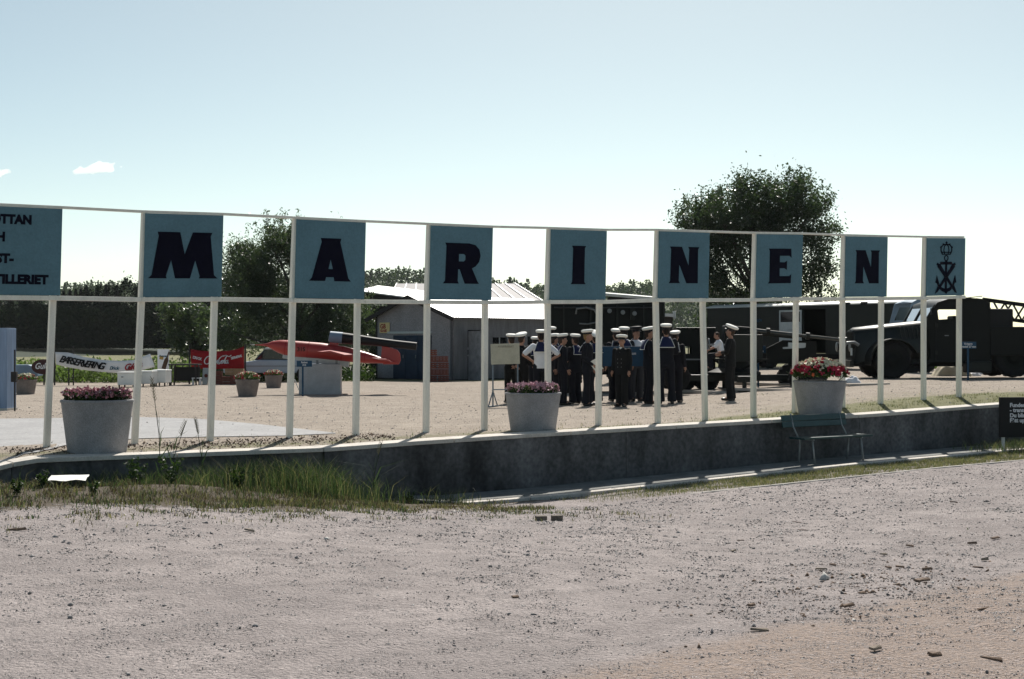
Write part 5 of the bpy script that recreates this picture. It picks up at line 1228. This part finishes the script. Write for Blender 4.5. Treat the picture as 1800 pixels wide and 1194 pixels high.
stand(1118, 573, 36.2, 'man in dark cap and white shirt behind the blue board', -160, style='shirt', cap='dark', group=GRP, trouser_m=M_greytr, arms=('down', 'behind'), yaw=20)
stand(1140, 573.5, 34.6, 'sailor in profile facing right beside the blue board', -80, group=GRP, captilt=10, arms=('front', 'front'))
stand(1171, 568, 34.2, 'tall sailor seen from behind with broad blue collar', 0, group=GRP, arms=('crossed', 'crossed'), spread=.13)
stand(1187, 580.5, 35.0, 'sailor standing at the right end of the group, seen from behind', -25, group=GRP, captilt=10, arms=('down', 'behind'))
stand(1284, 570.5, 34.0, 'lone officer in white cap standing right of the group with back turned', 68, style='officer', cap='officer', group=GRP, arms=('front', 'crossed'), captilt=16, tilt=6, spread=.11)
bx_, by_ = pg.x + (1262-1290)*sg_, pg.y-.75
bz = pg.z + (605-632)*sg_ + EYE - pg.z
person('boy in white shirt sitting on the gun reaching for its hand wheel', (bx_, by_, bz-.60), rad(90), 0, style='kid', seated=True, kid=.78, cap=None, arms=('reach', 'reach'), lean=14, tunic_m=M_shirt, tilt=-4)
# ------------------------------------------------------------------ stones, litter
def stones(name, XY, zf, size, m):
    n = len(XY); base = np.array([(1, 0, 0), (-1, 0, 0), (0, 1, 0), (0, -1, 0), (0, 0, 1), (0, 0, -1)], float)
    fc = np.array([(0, 2, 4), (2, 1, 4), (1, 3, 4), (3, 0, 4), (2, 0, 5), (1, 2, 5), (3, 1, 5), (0, 3, 5)])
    b = base[None]*RNG.uniform(.55, 1.25, (n, 6, 1)) + RNG.normal(0, .22, (n, 6, 3)); a = RNG.uniform(0, 2*np.pi, n)
    c, s = np.cos(a), np.sin(a); st = RNG.uniform(.8, 1.4, n)
    x = b[..., 0]*st[:, None]; y = b[..., 1]; b2 = np.stack([x*c[:, None]-y*s[:, None], x*s[:, None]+y*c[:, None], b[..., 2]*.8], -1)*size[:, None, None]
    ctr = np.stack([XY[:, 0], XY[:, 1], zf(XY[:, 0], XY[:, 1])+size*.15], -1)
    v = (b2+ctr[:, None]).reshape(-1, 3); f = (fc[None]+np.arange(n)[:, None, None]*6).reshape(-1, 3)
    o = obj(name, npmesh(name, v, f, m, RNG.choice(len(m), n, p=[.74, .18, .08]).repeat(8))); o['kind'] = 'stuff'; return o
M_grit = mat('grit', (.38, .345, .335), .95, .25, 9)
M_stone3 = mat('pale_gravel_stone', (.55, .53, .50), .9, .2, 9, .1)
M_stone2 = mat('dark_gravel_stone', (.16, .15, .145), .95, .4, 9, .2)
n = 110000; Yv = 5.5*(25/5.5)**(RNG.random(n)**.8); Xv = RNG.uniform(-.42, .42, n)*Yv
u, v = UV(Xv, Yv); k = (v < -4.2+.25*np.minimum(0, u+4)*0) & ~((u < -3) & (v > -4.5+.55*vnoise(Xv*.9, Yv*1.1)+.2*vnoise(Xv*3.1, Yv*3.3))); clump = vnoise(Xv*.9+3, Yv*.7) + .7*vnoise(Xv*2.3, Yv*1.9+5) + 1.6*np.exp(-((Xv-1.6-.05*Yv)/1.3)**2-((Yv-10.5)/2.6)**2) + .7*np.exp(-((v+5)/1.0)**2); k &= clump+RNG.normal(0, .75, n) > .25
XY = np.stack([Xv, Yv], -1)[k]; sz = np.clip(RNG.lognormal(-5.3, .42, len(XY)), .003, .03)*np.clip(XY[:, 1]/11, .6, 1.6); bigs = RNG.random(len(XY)) < .018; sz[bigs] *= RNG.uniform(1.5, 2.4, bigs.sum())
o = stones('gravel_stones', XY, lower, sz, [M_stone, M_stone2, M_stone3]); tag(o, 'loose gravel stones scattered over the lower yard', 'gravel')
n = 16000; Yv = 17*(48/17)**RNG.random(n); Xv = RNG.uniform(-.4, .4, n)*Yv; u, v = UV(Xv, Yv); k = (v > -.9) & (gz(Xv, Yv) > -.2)
XY = np.stack([Xv, Yv], -1)[k]; sz = np.clip(RNG.lognormal(-4.9, .45, len(XY)), .005, .03)
o = stones('yard_stones', XY, gz, sz, [M_stone, M_stone2, M_stone3]); tag(o, 'loose small stones scattered over the raised yard', 'gravel')
n = 150000; Yv = 5.5*(24/5.5)**(RNG.random(n)**.9); Xv = RNG.uniform(-.40, .40, n)*Yv; u, v = UV(Xv, Yv); k = (v < -4.15) & ~((u < -3) & (v > -4.5+.55*vnoise(Xv*.9, Yv*1.1)+.2*vnoise(Xv*3.1, Yv*3.3))); Xv, Yv = Xv[k], Yv[k]; n = len(Xv)
sz = RNG.lognormal(-5.55, .35, n)*np.clip(Yv/11, .55, 1.7); a = RNG.uniform(0, 6.28, n)[:, None]+np.array([0, 1.57, 3.14, 4.71])+RNG.normal(0, .3, (n, 4)); rr_ = sz[:, None]*RNG.uniform(.7, 1.5, (n, 4)); zz = lower(Xv, Yv)
vv = np.zeros((n, 5, 3)); vv[:, :4, 0] = Xv[:, None]+rr_*np.cos(a); vv[:, :4, 1] = Yv[:, None]+rr_*np.sin(a); vv[:, :4, 2] = zz[:, None]-.002; vv[:, 4] = np.stack([Xv+RNG.normal(0, .3, n)*sz, Yv+RNG.normal(0, .3, n)*sz, zz+sz*RNG.uniform(.5, 1.1, n)], -1)
ff = (np.array([(0, 1, 4), (1, 2, 4), (2, 3, 4), (3, 0, 4)])[None]+np.arange(n)[:, None, None]*5).reshape(-1, 3)
o = obj('fine_grit', npmesh('fine_grit', vv.reshape(-1, 3), ff, [M_stone, M_grit, M_stone2], RNG.choice(3, n, p=[.4, .48, .12]).repeat(4))); o['kind'] = 'stuff'; tag(o, 'fine grit covering the whole gravel yard', 'grit')
n = 1000; q = RNG.normal(0, 1, (n, 2)); XY = np.stack([2.45+q[:, 0]*.55+q[:, 1]*.5, 10.4+q[:, 1]*1.0], -1); XY = XY[sandf(XY[:, 0], XY[:, 1]) < .75]
o = stones('bark_litter', XY, lower, np.clip(RNG.lognormal(-4.95, .5, len(XY)), .004, .03), [M_chip, M_stone2, M_stone]); tag(o, 'dark bark and chip litter along the edge of the sand', 'litter')
def ly(x, y):
    Z = 2.1*2500/(y-605)
    for _ in range(12):
        X = (x-900)/2500*Z; Z = .5*Z+.5*(EYE-float(lower(X, Z)))*2500/(y-605)
    X = (x-900)/2500*Z; return Vector((X, Z, float(lower(X, Z))))
for i, (x, y, l, w) in enumerate(((1444, 1003, .16, .035), (1413, 933, .2, .02), (1622, 1024, .35, .06), (1730, 1071, .22, .03), (1335, 1112, .18, .05), (1322, 1067, .09, .05), (1492, 1069, .13, .05), (1644, 1156, .12, .06), (1540, 1145, .12, .05), (1745, 1163, .2, .05), (1302, 952, .2, .025), (1402, 919, .2, .02), (1554, 977, .1, .05), (1720, 999, .15, .03), (1582, 999, .12, .04), (1562, 1000, .1, .04), (1733, 987, .09, .07), (1710, 958, .14, .06), (1128, 1022, .1, .03), (906, 1052, .08, .04), (1247, 1082, .06, .03), (1090, 906, .22, .02), (1750, 948, .16, .05), (1677, 885, .16, .04), (440, 935, .2, .05), (30, 934, .3, .06), (1465, 995, .1, .04), (1630, 1003, .14, .05), (1290, 970, .1, .04), (1600, 962, .12, .05))):
    p = ly(x, y); l *= .62; w *= .8; t = thing('wood_chip', {0: 'dark wood chip right of centre among the bark litter', 2: 'longest wood splinter lying at the edge of the sand', 3: 'pale flat splinter on the sand near the right edge', 4: 'lone wood chip on the gravel below the bark litter', 24: 'wood chip on the gravel in front of the left grass bank', 25: 'wood chip on the gravel at the left edge of the photo', 9: 'wood chip at the lower right corner of the photo', 7: 'wood chip on the sand beside the small weed'}.get(i, 'splintered wood chip lying on the gravel yard'), 'wood chip', p+Vector((0, 0, w*.18)), RNG.uniform(-.9, .9), 'wood chips on the gravel')
    m = MB(); a = RNG.uniform(.05, .5); m.add([(-l/2, -w/2, 0), (l/2, -w/2*a, 0), (l/2*.9, w/2*a, 0), (-l/2*.95, w/2, 0), (-l/2, -w/2, w*.35), (l/2*.95, -w/2*a, w*.28), (l/2*.8, w/2*a, w*.5), (-l/2*.9, w/2, w*.3)], [(3, 2, 1, 0), (4, 5, 6, 7), (0, 1, 5, 4), (1, 2, 6, 5), (2, 3, 7, 6), (3, 0, 4, 7)]); ob = m.build('chip', M_chip if i % 4 else M_wood, t); ob.rotation_euler = (RNG.uniform(-.15, .15), RNG.uniform(-.12, .2), 0)
for x, y, lab in ((951, 917, 'left one of two half bricks lying on the gravel'), (979, 916, 'right and larger one of two half bricks lying on the gravel')):
    p = ly(x, y); t = thing('half_brick', lab, 'brick', p, RNG.uniform(-.3, .3)); m = MB(); m.box((0, 0, .03), (.12, .10, .07)); m.build('brick', mat('dusty_brick', (.14, .12, .10), .95, .3, 12, .3), t, bevel=.008)
p = P(120, 832, 16.9); t = thing('paper_scrap', 'flat white paper sheet lying on the weedy bank at left', 'paper', (p.x, p.y, float(lower(p.x, p.y))+.10), .2)
m = MB(); nn = 8; vv = [((i/nn-.5)*.44, (j/nn-.5)*.5, .008*math.sin(i*1.3)*math.cos(j)+.02*(j/nn)) for i in range(nn+1) for j in range(nn+1)]; m.add(vv, [(i*(nn+1)+j, (i+1)*(nn+1)+j, (i+1)*(nn+1)+j+1, i*(nn+1)+j+1) for i in range(nn) for j in range(nn)]); m.build('sheet', M_paper, t, smooth=True)

# ------------------------------------------------------------------ grass and weeds
def scatter_uv(n, u0, u1, v0, v1, dens=None):
    u = RNG.uniform(u0, u1, n); v = RNG.uniform(v0, v1, n); X = u*CT-v*ST; Y = Y0+u*ST+v*CT
    if dens is not None:
        k = RNG.random(n) < np.clip(dens(u, v, X, Y), 0, 1); u, v, X, Y = u[k], v[k], X[k], Y[k]
    return u, v, X, Y
def grass(name, label, n, u0, u1, v0, v1, h, w, m, zf=lower, dens=None, hf=None, lean=.5, cat='grass'):
    u, v, X, Y = scatter_uv(n, u0, u1, v0, v1, dens); hh = RNG.uniform(h[0], h[1], len(u))
    if hf: hh = hh*hf(u, v)
    vv, ff = blades(np.stack([X, Y, zf(X, Y)-.01], -1), hh, RNG.uniform(w*.6, w*1.3, len(u)), lean)
    mi = None
    if isinstance(m, list): mi = np.tile(RNG.integers(0, len(m), len(u)), 3)
    o = obj(name, npmesh(name, vv, ff, m, mi)); o['kind'] = 'stuff'; return tag(o, label, cat)
gauss = lambda u, c, s: np.exp(-((u-c)/s)**2)
grass('bank_grass', 'tall green grass on the bank below the left part of the wall', 80000, -8.5, -2.2, -4.0, -1.42, (.12, .56), .0075, [M_grass, M_reed, M_reed, M_grass, M_drygrass], dens=lambda u, v, X, Y: (.9*gauss(u, -5.1, 1.1)*gauss(v, -2.2, .75) + .5*gauss(u, -6.7, .9)*gauss(v, -1.9, .5) + .3*gauss(u, -2.6, .25)*gauss(v, -2.4, .3))*np.clip(.5+.7*vnoise(X*2, Y*2)+.5*vnoise(X*5, Y*4.4), .06, 1), hf=lambda u, v: .55+.65*gauss(u, -5.0, 1.2), lean=.6)
grass('low_weeds', 'low weeds and short grass along the foot of the wall', 80000, -10.5, .2, -5.2, -1.5, (.02, .13), .009, [M_reed, M_dead, M_drygrass, M_dead, M_grass], dens=lambda u, v, X, Y: (.8*gauss(v, -3.2, 1.3)*(u < -4.5)+.45*gauss(v, -2.6, .4)*(u >= -4.5)*(u < -1.9))*np.clip(.4+.7*vnoise(X*1.6+1, Y*1.7)+.5*vnoise(X*4.6, Y*4), .03, 1))
grass('dry_bank_grass', 'dry brown grass along the edge of the bank', 30000, -8.6, -3.0, -5.2, -3.0, (.015, .09), .007, [M_drygrass, M_dead], dens=lambda u, v, X, Y: gauss(v, -3.95-.1*(u+6), .42)*(.4+.6*np.sign(vnoise(X*1.3, Y*1.1+2))))
grass('bank_fringe', 'ragged fringe of dry weeds thinning out into the gravel', 70000, -10.5, -2.0, -7.2, -3.9, (.015, .08), .010, [M_dead, M_drygrass, M_reed], dens=lambda u, v, X, Y: np.clip((v+7.2)/3.2, 0, 1)**1.5*np.clip(1.6*vnoise(X*1.3+2, Y*1.5)+1.0*vnoise(X*4.3, Y*5.1)-.2, 0, 1))
grass('verge_grass', 'short yellowish grass between the two kerbs below the wall', 60000, -1.2, 13, -4.0, WV-1.18, (.02, .09), .007, [M_grass, M_drygrass, M_drygrass, M_drygrass], dens=lambda u, v, X, Y: np.clip((u+1)/4, .08, .8)*(.35+.65*(vnoise(X*2.2, Y*2.6) > -.2)))
grass('sign_grass', 'taller green grass around the black sign at right', 16000, 8.8, 14, -4.3, WV-.2, (.06, .26), .008, [M_grass, M_grass, M_drygrass], dens=lambda u, v, X, Y: np.clip((u-8.8)/1.5, 0, 1)*.9)
grass('yard_edge_grass', 'sparse grass tufts along the fence on the raised yard', 36000, -7.5, 13, -1.0, .75, (.015, .07), .008, [M_grass, M_drygrass], zf=gz, dens=lambda u, v, X, Y: np.clip(.06+.75*sm(3, 8, u)*gauss(v, -.25, .5)+.22*gauss(v, -.75, .22), 0, 1)*(vnoise(X*2.1, Y*2.3)+.5*vnoise(X*5, Y*5) > .15))
grass('yard_grass', 'thin dry grass scattered over the raised yard', 9000, -4, 22, .5, 16, (.015, .05), .012, [M_grass, M_drygrass], zf=gz, dens=lambda u, v, X, Y: .6*(vnoise(X*.9+2, Y*.8) > .55)*sm(-3, 2, X))
grass('gravel_weeds', 'small weed tufts growing in the gravel yard', 5000, -6, 12, -17, -4.3, (.015, .05), .010, [M_grass, M_reed], dens=lambda u, v, X, Y: .8*((vnoise(X*.8+1, Y*.9+3) > 1.0) & (X > 0)) + .9*np.exp(-((X-1.75)/.16)**2-((Y-7.6)/.16)**2) + .6*np.exp(-((X-1.45)/.2)**2-((Y-11.2)/.25)**2))
o = grass('dry_litter', 'dark dead leaves and twigs along the fence at left', 4000, -8.2, -2.5, -1.0, .15, (.02, .05), .03, [M_chip], zf=gz, dens=lambda u, v, X, Y: .6*gauss(v, -.35, .3), lean=1.4, cat='leaf litter')
# leafy weeds on the bank
def leafyweed(x, y, Z, h, lab, m_=None):
    X = (x-900)/2500*Z; p = Vector((X, Z, float(lower(X, Z)))); t = thing('leafy_weed', lab, 'weed', p, RNG.uniform(0, 6), 'leafy weeds on the bank')
    m = MB(); cs = []
    for s in range(4):
        a = s*1.6+RNG.uniform(0, .5); top = Vector((math.cos(a)*h*.35, math.sin(a)*h*.35, h*RNG.uniform(.7, 1))); m.tube([(0, 0, 0), top*.5+Vector((0, 0, h*.12)), top], [.006, .005, .003], 5)
        for q in np.linspace(.2, 1, 9): cs += [np.array(top)*q + RNG.normal(0, h*.06, 3) for _ in range(5)]
    m.build('stem', M_reed, t); v_, f_ = leaves(np.array(cs), RNG.uniform(.03, .075, len(cs))*(.6+h), .5); obj('leaves', npmesh('leaves', v_, f_, m_ or M_leafdk), t, kind='stuff')
for i, (x, y, Z, h, lab) in enumerate(((240, 0, 17.3, .34, 'leafy dock weed below the leftmost planter'), (75, 0, 16.6, .2, 'low leafy weed on the bank at the far left'), (300, 0, 17.5, .38, 'bushy leafy weed left of the reed stalks'), (165, 0, 16.2, .16, 'small leafy weed in front of the white paper sheet'), (30, 0, 15.7, .18, 'small leafy weed at the left edge of the photo'), (720, 0, 19.6, .16, 'small leafy weed at the foot of the wall below the letter R'), (420, 0, 17.9, .28, 'leafy weed among the tall grass below the wall'))): leafyweed(x, y, Z, h, lab)
for x, Z, h, lean, lab in ((283, 18.3, 1.12, -.12, 'tall reed stalk with drooping seed head in front of the fence'), (357, 18.7, .62, -.10, 'short reed stalk beside the third fence post'), (300, 18.1, .55, .2, 'leaning reed with long pale leaf below the wall edge'), (655, 19.0, .45, .12, 'thin pale grass stalk at the wall joint')):
    X = (x-900)/2500*Z; p = Vector((X, Z, float(lower(X, Z)))); t = thing('reed', lab, 'reed', p, 0, 'reeds below the wall'); h += .35
    m = MB(); m.tube([(0, 0, 0), (lean*.2, 0, h*.5), (lean, 0, h)], [.008, .006, .003], 6); m.build('stalk', M_reed, t)
    m = MB()
    for k in range(16): q = .8+.2*k/16; m.tube([(lean*q*q, 0, h*q), (lean*q*q+(-.03 if k % 2 else .02), RNG.uniform(-.02, .02), h*q+.045)], [.006, .002], 4)
    m.build('seed_head', M_drygrass, t)
    b = np.array([(lean*q*q*.6, 0, h*q) for q in (.1, .2, .3, .4, .5, .6)]); v_, f_ = blades(b, RNG.uniform(.25, .45, 6), .016, 1.1, .8); obj('leaves', npmesh('leaves', v_, f_, M_reed), t)
# weed belt behind the banners and beyond the truck
def belt(name, label, n, x0, x1, Z0, Z1, h, m, size):
    Z = RNG.uniform(Z0, Z1, n); X = (RNG.uniform(x0, x1, n)-900)/2500*Z; top = h*(.7+.3*vnoise(X*.8, Z*.7)); z = gz(X, Z)+np.clip(RNG.random(n), 0, 1)*np.clip(top, .2, None)
    v_, f_ = leaves(np.stack([X, Z, z], -1), RNG.uniform(size*.6, size*1.4, n), .45); o = obj(name, npmesh(name, v_, f_, m)); o['kind'] = 'stuff'; tag(o, label, 'weeds')
M_weed = leafmat('weed_leaf', (.06, .09, .03), (.13, .17, .07), .5, 3)
belt('weed_belt', 'belt of green weeds behind the white banner', 16000, -80, 345, 54, 60, .95, M_weed, .16)
belt('dark_weeds', 'dark weeds at the foot of the willow', 9000, 340, 660, 56, 62, .8, M_leafdk, .16)
belt('weeds_beyond_truck', 'green weeds beyond the army truck', 7000, 1590, 1800, 62, 68, .7, M_weed, .18)

# ------------------------------------------------------------------ trees
def tree(name, label, base, blobs, nleaf, size, m, trunk=.18, group=None, spiky=0., sig=.3, ncl=120, limbs=26, asp=.5):
    t = thing(name, label, 'tree', base, 0, group)
    B = np.array([b[:3] for b in blobs], float); Rr = np.array([b[3:6] for b in blobs], float); wgt = Rr.prod(1)**.8; wgt /= wgt.sum()
    ci = RNG.choice(len(B), ncl, p=wgt); d = RNG.normal(size=(ncl, 3)); d /= np.linalg.norm(d, axis=1)[:, None]; r = RNG.random(ncl)**.38
    cl = B[ci] + d*r[:, None]*Rr[ci]
    li = RNG.integers(0, ncl, nleaf); pos = cl[li] + RNG.normal(0, 1, (nleaf, 3))*np.array([sig, sig, sig*1.05])*RNG.uniform(.4, 1.2, (nleaf, 1))
    if spiky:
        k = RNG.integers(0, ncl, int(ncl*.8)); sh = cl[k] + RNG.normal(0, sig, (len(k), 3)); per = 24
        q = np.repeat(sh, per, 0); q[:, 2] += RNG.random(len(q))*spiky; q[:, :2] += RNG.normal(0, .06, (len(q), 2)); pos = np.concatenate([pos, q])
    pos[:, 2] = np.maximum(pos[:, 2], .3)
    v_, f_ = leaves(pos, RNG.uniform(size*.6, size*1.3, len(pos)), asp); obj('crown', npmesh('crown', v_, f_, m), t, kind='stuff')
    mb = MB(); zc = B[:, 2].mean(); mb.tube([(0, 0, -.2), (.05, 0, zc*.4), (-.05, .05, zc*.9), (0, 0, zc*1.25)], [trunk*1.25, trunk, trunk*.7, trunk*.25], 9); mb.build('trunk', M_bark, t, smooth=True)
    mb = MB()
    for k in range(limbs):
        e = Vector(cl[k]); s = Vector((0, 0, min(e.z*.55, zc*RNG.uniform(.4, 1.1)))); mid = (s+e)/2+Vector((0, 0, .1*e.z*RNG.uniform(-.2, .5))); mb.tube([s, mid, e], [trunk*.38, trunk*.24, trunk*.06], 5)
    mb.build('limbs', M_bark, t, kind='stuff'); return t
Zt = 70; st = 2500/Zt
def bl(x, y, rx, ry, cx): return ((x-cx)/st, RNG.uniform(-.6, .6), (605-y)/st+EYE, rx/st, 2.2, ry/st)
b = G(1325, Zt)
tree('poplar_tree', 'large leafy tree rising behind the fence at right', b, [bl(1300, 395, 70, 70, 1325), bl(1390, 385, 60, 72, 1325), bl(1238, 425, 54, 62, 1325), bl(1428, 432, 46, 72, 1325), bl(1340, 480, 110, 70, 1325), bl(1268, 372, 46, 40, 1325), bl(1414, 366, 42, 42, 1325), bl(1340, 368, 48, 44, 1325), bl(1335, 410, 90, 50, 1325), bl(1225, 395, 34, 30, 1325), bl(1230, 500, 45, 60, 1325), bl(1430, 520, 38, 50, 1325), bl(1310, 560, 95, 40, 1325)], 62000, .15, leafmat('leaf_poplar', (.018, .032, .017), (.05, .07, .037), .45, 1.5, .6, .28), .24, spiky=.55, sig=.30, ncl=520, limbs=14)
Zt = 63; st = 2500/Zt; b = G(520, Zt)
tree('willow_tree', 'silvery green willow tree between the letter boards M and A', b, [bl(470, 460, 48, 55, 520), bl(428, 462, 30, 34, 520), bl(560, 465, 55, 70, 520), bl(430, 510, 45, 45, 520), bl(500, 540, 80, 60, 520), bl(600, 540, 50, 60, 520), bl(480, 420, 20, 26, 520), bl(510, 425, 18, 24, 520), bl(420, 585, 45, 45, 520), bl(560, 595, 60, 40, 520), bl(640, 575, 22, 45, 520)], 62000, .15, M_willow, .2, spiky=.5, sig=.29, ncl=520, limbs=14, asp=.34)
Zt = 78; st = 2500/Zt; b = G(340, Zt)
tree('small_tree', 'small pale leafed tree left of the willow', b, [bl(345, 560, 28, 35, 340), bl(370, 580, 26, 30, 340), bl(310, 555, 22, 22, 340), bl(330, 600, 40, 25, 340)], 8000, .2, M_willow, .12, sig=.25, ncl=70)
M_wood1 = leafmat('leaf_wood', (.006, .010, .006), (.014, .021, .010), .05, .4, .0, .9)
kinds = [('broad dark tree at the left edge of the wood', -40, 500), ('dark tree behind the left board', 30, 500), ('dark tree right of the left board', 95, 516), ('broad dark tree left of board M', 162, 503), ('dark tree just left of board M', 222, 488), ('dark tree below board M at left', 270, 480), ('dark tree below board M at right', 325, 476), ('dark tree between board M and the willow', 395, 470)]
for i, (lab, x, yt) in enumerate(kinds):
    Zt = 205+8*(i % 3); st = 2500/Zt; X = (x-900)/st; base = Vector((X, Zt, 1.2)); top = (605-yt)/st+EYE-1.2
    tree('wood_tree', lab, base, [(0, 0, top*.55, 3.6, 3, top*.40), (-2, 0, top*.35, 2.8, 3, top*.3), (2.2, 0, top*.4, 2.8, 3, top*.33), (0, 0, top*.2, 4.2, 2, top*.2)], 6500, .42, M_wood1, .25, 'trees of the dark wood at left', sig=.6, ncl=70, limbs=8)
for i, x in enumerate((100, 112, 123, 133, 142, 152, 172, 186, 205)):
    Zt = 245; st = 2500/Zt; X = (x-900)/st; yt = 511-i*1.2+RNG.uniform(-4, 3); top = (605-yt)/st+EYE-1.5
    t = thing('spruce_tree', ('first', 'second', 'third', 'fourth', 'fifth', 'sixth', 'seventh', 'eighth', 'ninth')[i]+' small spruce from the left along the wood skyline', 'tree', (X, Zt, 1.5), 0, 'spruces on the wood skyline')
    k = 900; q = RNG.random(k)**.6; a = RNG.uniform(0, 6.28, k); r = (1-q)*1.7*RNG.random(k)**.4+.05; v_, f_ = leaves(np.stack([r*np.cos(a), r*np.sin(a), top*(.25+.75*q)], -1), .5, .4); obj('crown', npmesh('crown', v_, f_, M_wood1), t, kind='stuff')
    m = MB(); m.tube([(0, 0, 0), (0, 0, top*.95)], [.16, .03], 6); m.build('trunk', M_bark, t)
# far field, hill and forest
def hillz(X, Y):
    x = 900+2500*X/np.maximum(Y, 1)
    ridge = np.interp(x, [-1500, -400, 100, 300, 500, 640, 700, 760, 870, 960, 1070, 1150, 1300, 1500, 1800, 3500], [20, 22, 24, 27, 29, 31, 31.5, 29.5, 26.5, 25, 25, 26, 22, 8, 2, 2])
    return -3 + ridge*sm(430, 610, Y)*(1-.35*sm(640, 800, Y))
nx, ny = 90, 26; XX, YY = np.meshgrid(np.linspace(-620, 420, nx), np.linspace(400, 820, ny), indexing='ij'); ZZ = hillz(XX, YY); i_ = np.arange(nx*ny).reshape(nx, ny)
o = obj('hill', npmesh('hill', np.stack([XX, YY, ZZ], -1).reshape(-1, 3), np.stack([i_[:-1, :-1], i_[1:, :-1], i_[1:, 1:], i_[:-1, 1:]], -1).reshape(-1, 4), M_field, smooth=True)); o['kind'] = 'structure'
nt = 3000; Yf = RNG.uniform(440, 640, nt); Xf = (RNG.uniform(-250, 1420, nt)-900)/2500*Yf; zf_ = hillz(Xf, Yf); per = 50
hgt = RNG.uniform(3, 6.2, nt); con = RNG.random(nt) < .35
q = RNG.random((nt, per)); a = RNG.uniform(0, 6.28, (nt, per)); rr_ = np.where(con[:, None], (1-q)*1.9+.1, 2.6*np.sqrt(np.clip(1-(2*q-1)**2, .05, 1)))*RNG.random((nt, per))**.35
pos = np.stack([Xf[:, None]+rr_*np.cos(a), Yf[:, None]+rr_*np.sin(a), zf_[:, None]+hgt[:, None]*(np.where(con[:, None], 1.25, 1.0))*(.15+.85*q)], -1).reshape(-1, 3)
v_, f_ = leaves(pos, RNG.uniform(.6, 1.3, len(pos)), .75)
M_forest = leafmat('leaf_forest', (.022, .036, .018), (.06, .085, .04), .25, .08, .1)
o = obj('hill_forest', npmesh('hill_forest', v_, f_, M_forest)); o['kind'] = 'stuff'; tag(o, 'mixed forest covering the far hill', 'forest')
# understorey closing the wood at left
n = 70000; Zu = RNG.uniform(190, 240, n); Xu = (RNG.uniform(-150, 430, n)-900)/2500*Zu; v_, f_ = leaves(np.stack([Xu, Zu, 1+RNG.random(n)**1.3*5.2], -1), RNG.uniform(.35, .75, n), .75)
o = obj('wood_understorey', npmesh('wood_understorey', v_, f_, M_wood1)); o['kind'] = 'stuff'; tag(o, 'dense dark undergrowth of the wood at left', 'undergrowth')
nx, ny = 40, 20; XX, YY = np.meshgrid(np.linspace(-260, -40, nx), np.linspace(85, 260, ny), indexing='ij'); ZZ = -.3+1.75*sm(85, 215, YY)*(1-sm(-90, -40, XX)); i_ = np.arange(nx*ny).reshape(nx, ny)
o = obj('field', npmesh('field', np.stack([XX, YY, ZZ], -1).reshape(-1, 3), np.stack([i_[:-1, :-1], i_[1:, :-1], i_[1:, 1:], i_[:-1, 1:]], -1).reshape(-1, 4), mat('dark_meadow', (.035, .045, .03), 1, .35, .5, .3), smooth=True)); o['kind'] = 'structure'

# ------------------------------------------------------------------ two small clouds
M_cloud = bpy.data.materials.new('cloud'); M_cloud.use_nodes = True; N = M_cloud.node_tree.nodes; N.remove(N['Principled BSDF']); pv_ = N.new('ShaderNodeVolumePrincipled'); pv_.inputs['Color'].default_value = (1, 1, 1, 1); pv_.inputs['Density'].default_value = .05; pv_.inputs['Anisotropy'].default_value = .65; M_cloud.node_tree.links.new(pv_.outputs[0], N['Material Output'].inputs['Volume'])
def cloud(label, x, y, bits):
    Z = 3000; p = P(x, y, Z); m = MB()
    for a, b, r in bits: m.ball((a*Z/2500, RNG.uniform(-8, 8), -b*Z/2500), (r*1.25, r, r*.8), 14)
    me = remesh(m, 3.0, 2); setmat(me, M_cloud)
    for v in me.vertices: v.co += Vector((math.sin(v.co.z*.35+v.co.x*.2), 0, math.sin(v.co.x*.3+v.co.y*.3)))*1.6
    o = obj('cloud', me); o.location = p; tag(o, label, 'cloud', 'small white clouds')
cloud('small white cloud above the left end of the sign', 165, 300, [(-30, 3, 8), (-20, 0, 10), (-8, 1, 10), (2, -2, 13), (12, -6, 15), (22, -5, 14), (30, -3, 9), (33, -12, 5), (46, -8, 4)])
cloud('tiny white cloud at the left edge of the sky', 6, 304, [(-8, 1, 9), (2, -1, 9), (12, -2, 6)])

# ------------------------------------------------------------------ the air between here and the hill
M_haze = bpy.data.materials.new('haze'); M_haze.use_nodes = True; N = M_haze.node_tree.nodes; N.remove(N['Principled BSDF']); hv = N.new('ShaderNodeVolumePrincipled'); hv.inputs['Color'].default_value = (.86, .93, 1, 1); hv.inputs['Density'].default_value = .00006; hv.inputs['Anisotropy'].default_value = .3; M_haze.node_tree.links.new(hv.outputs[0], N['Material Output'].inputs['Volume'])
m = MB(); m.box((-50, 400, 20), (1500, 1000, 52)); o = m.build('haze', M_haze); o['kind'] = 'stuff'; tag(o, 'thin summer haze over the whole place', 'haze')
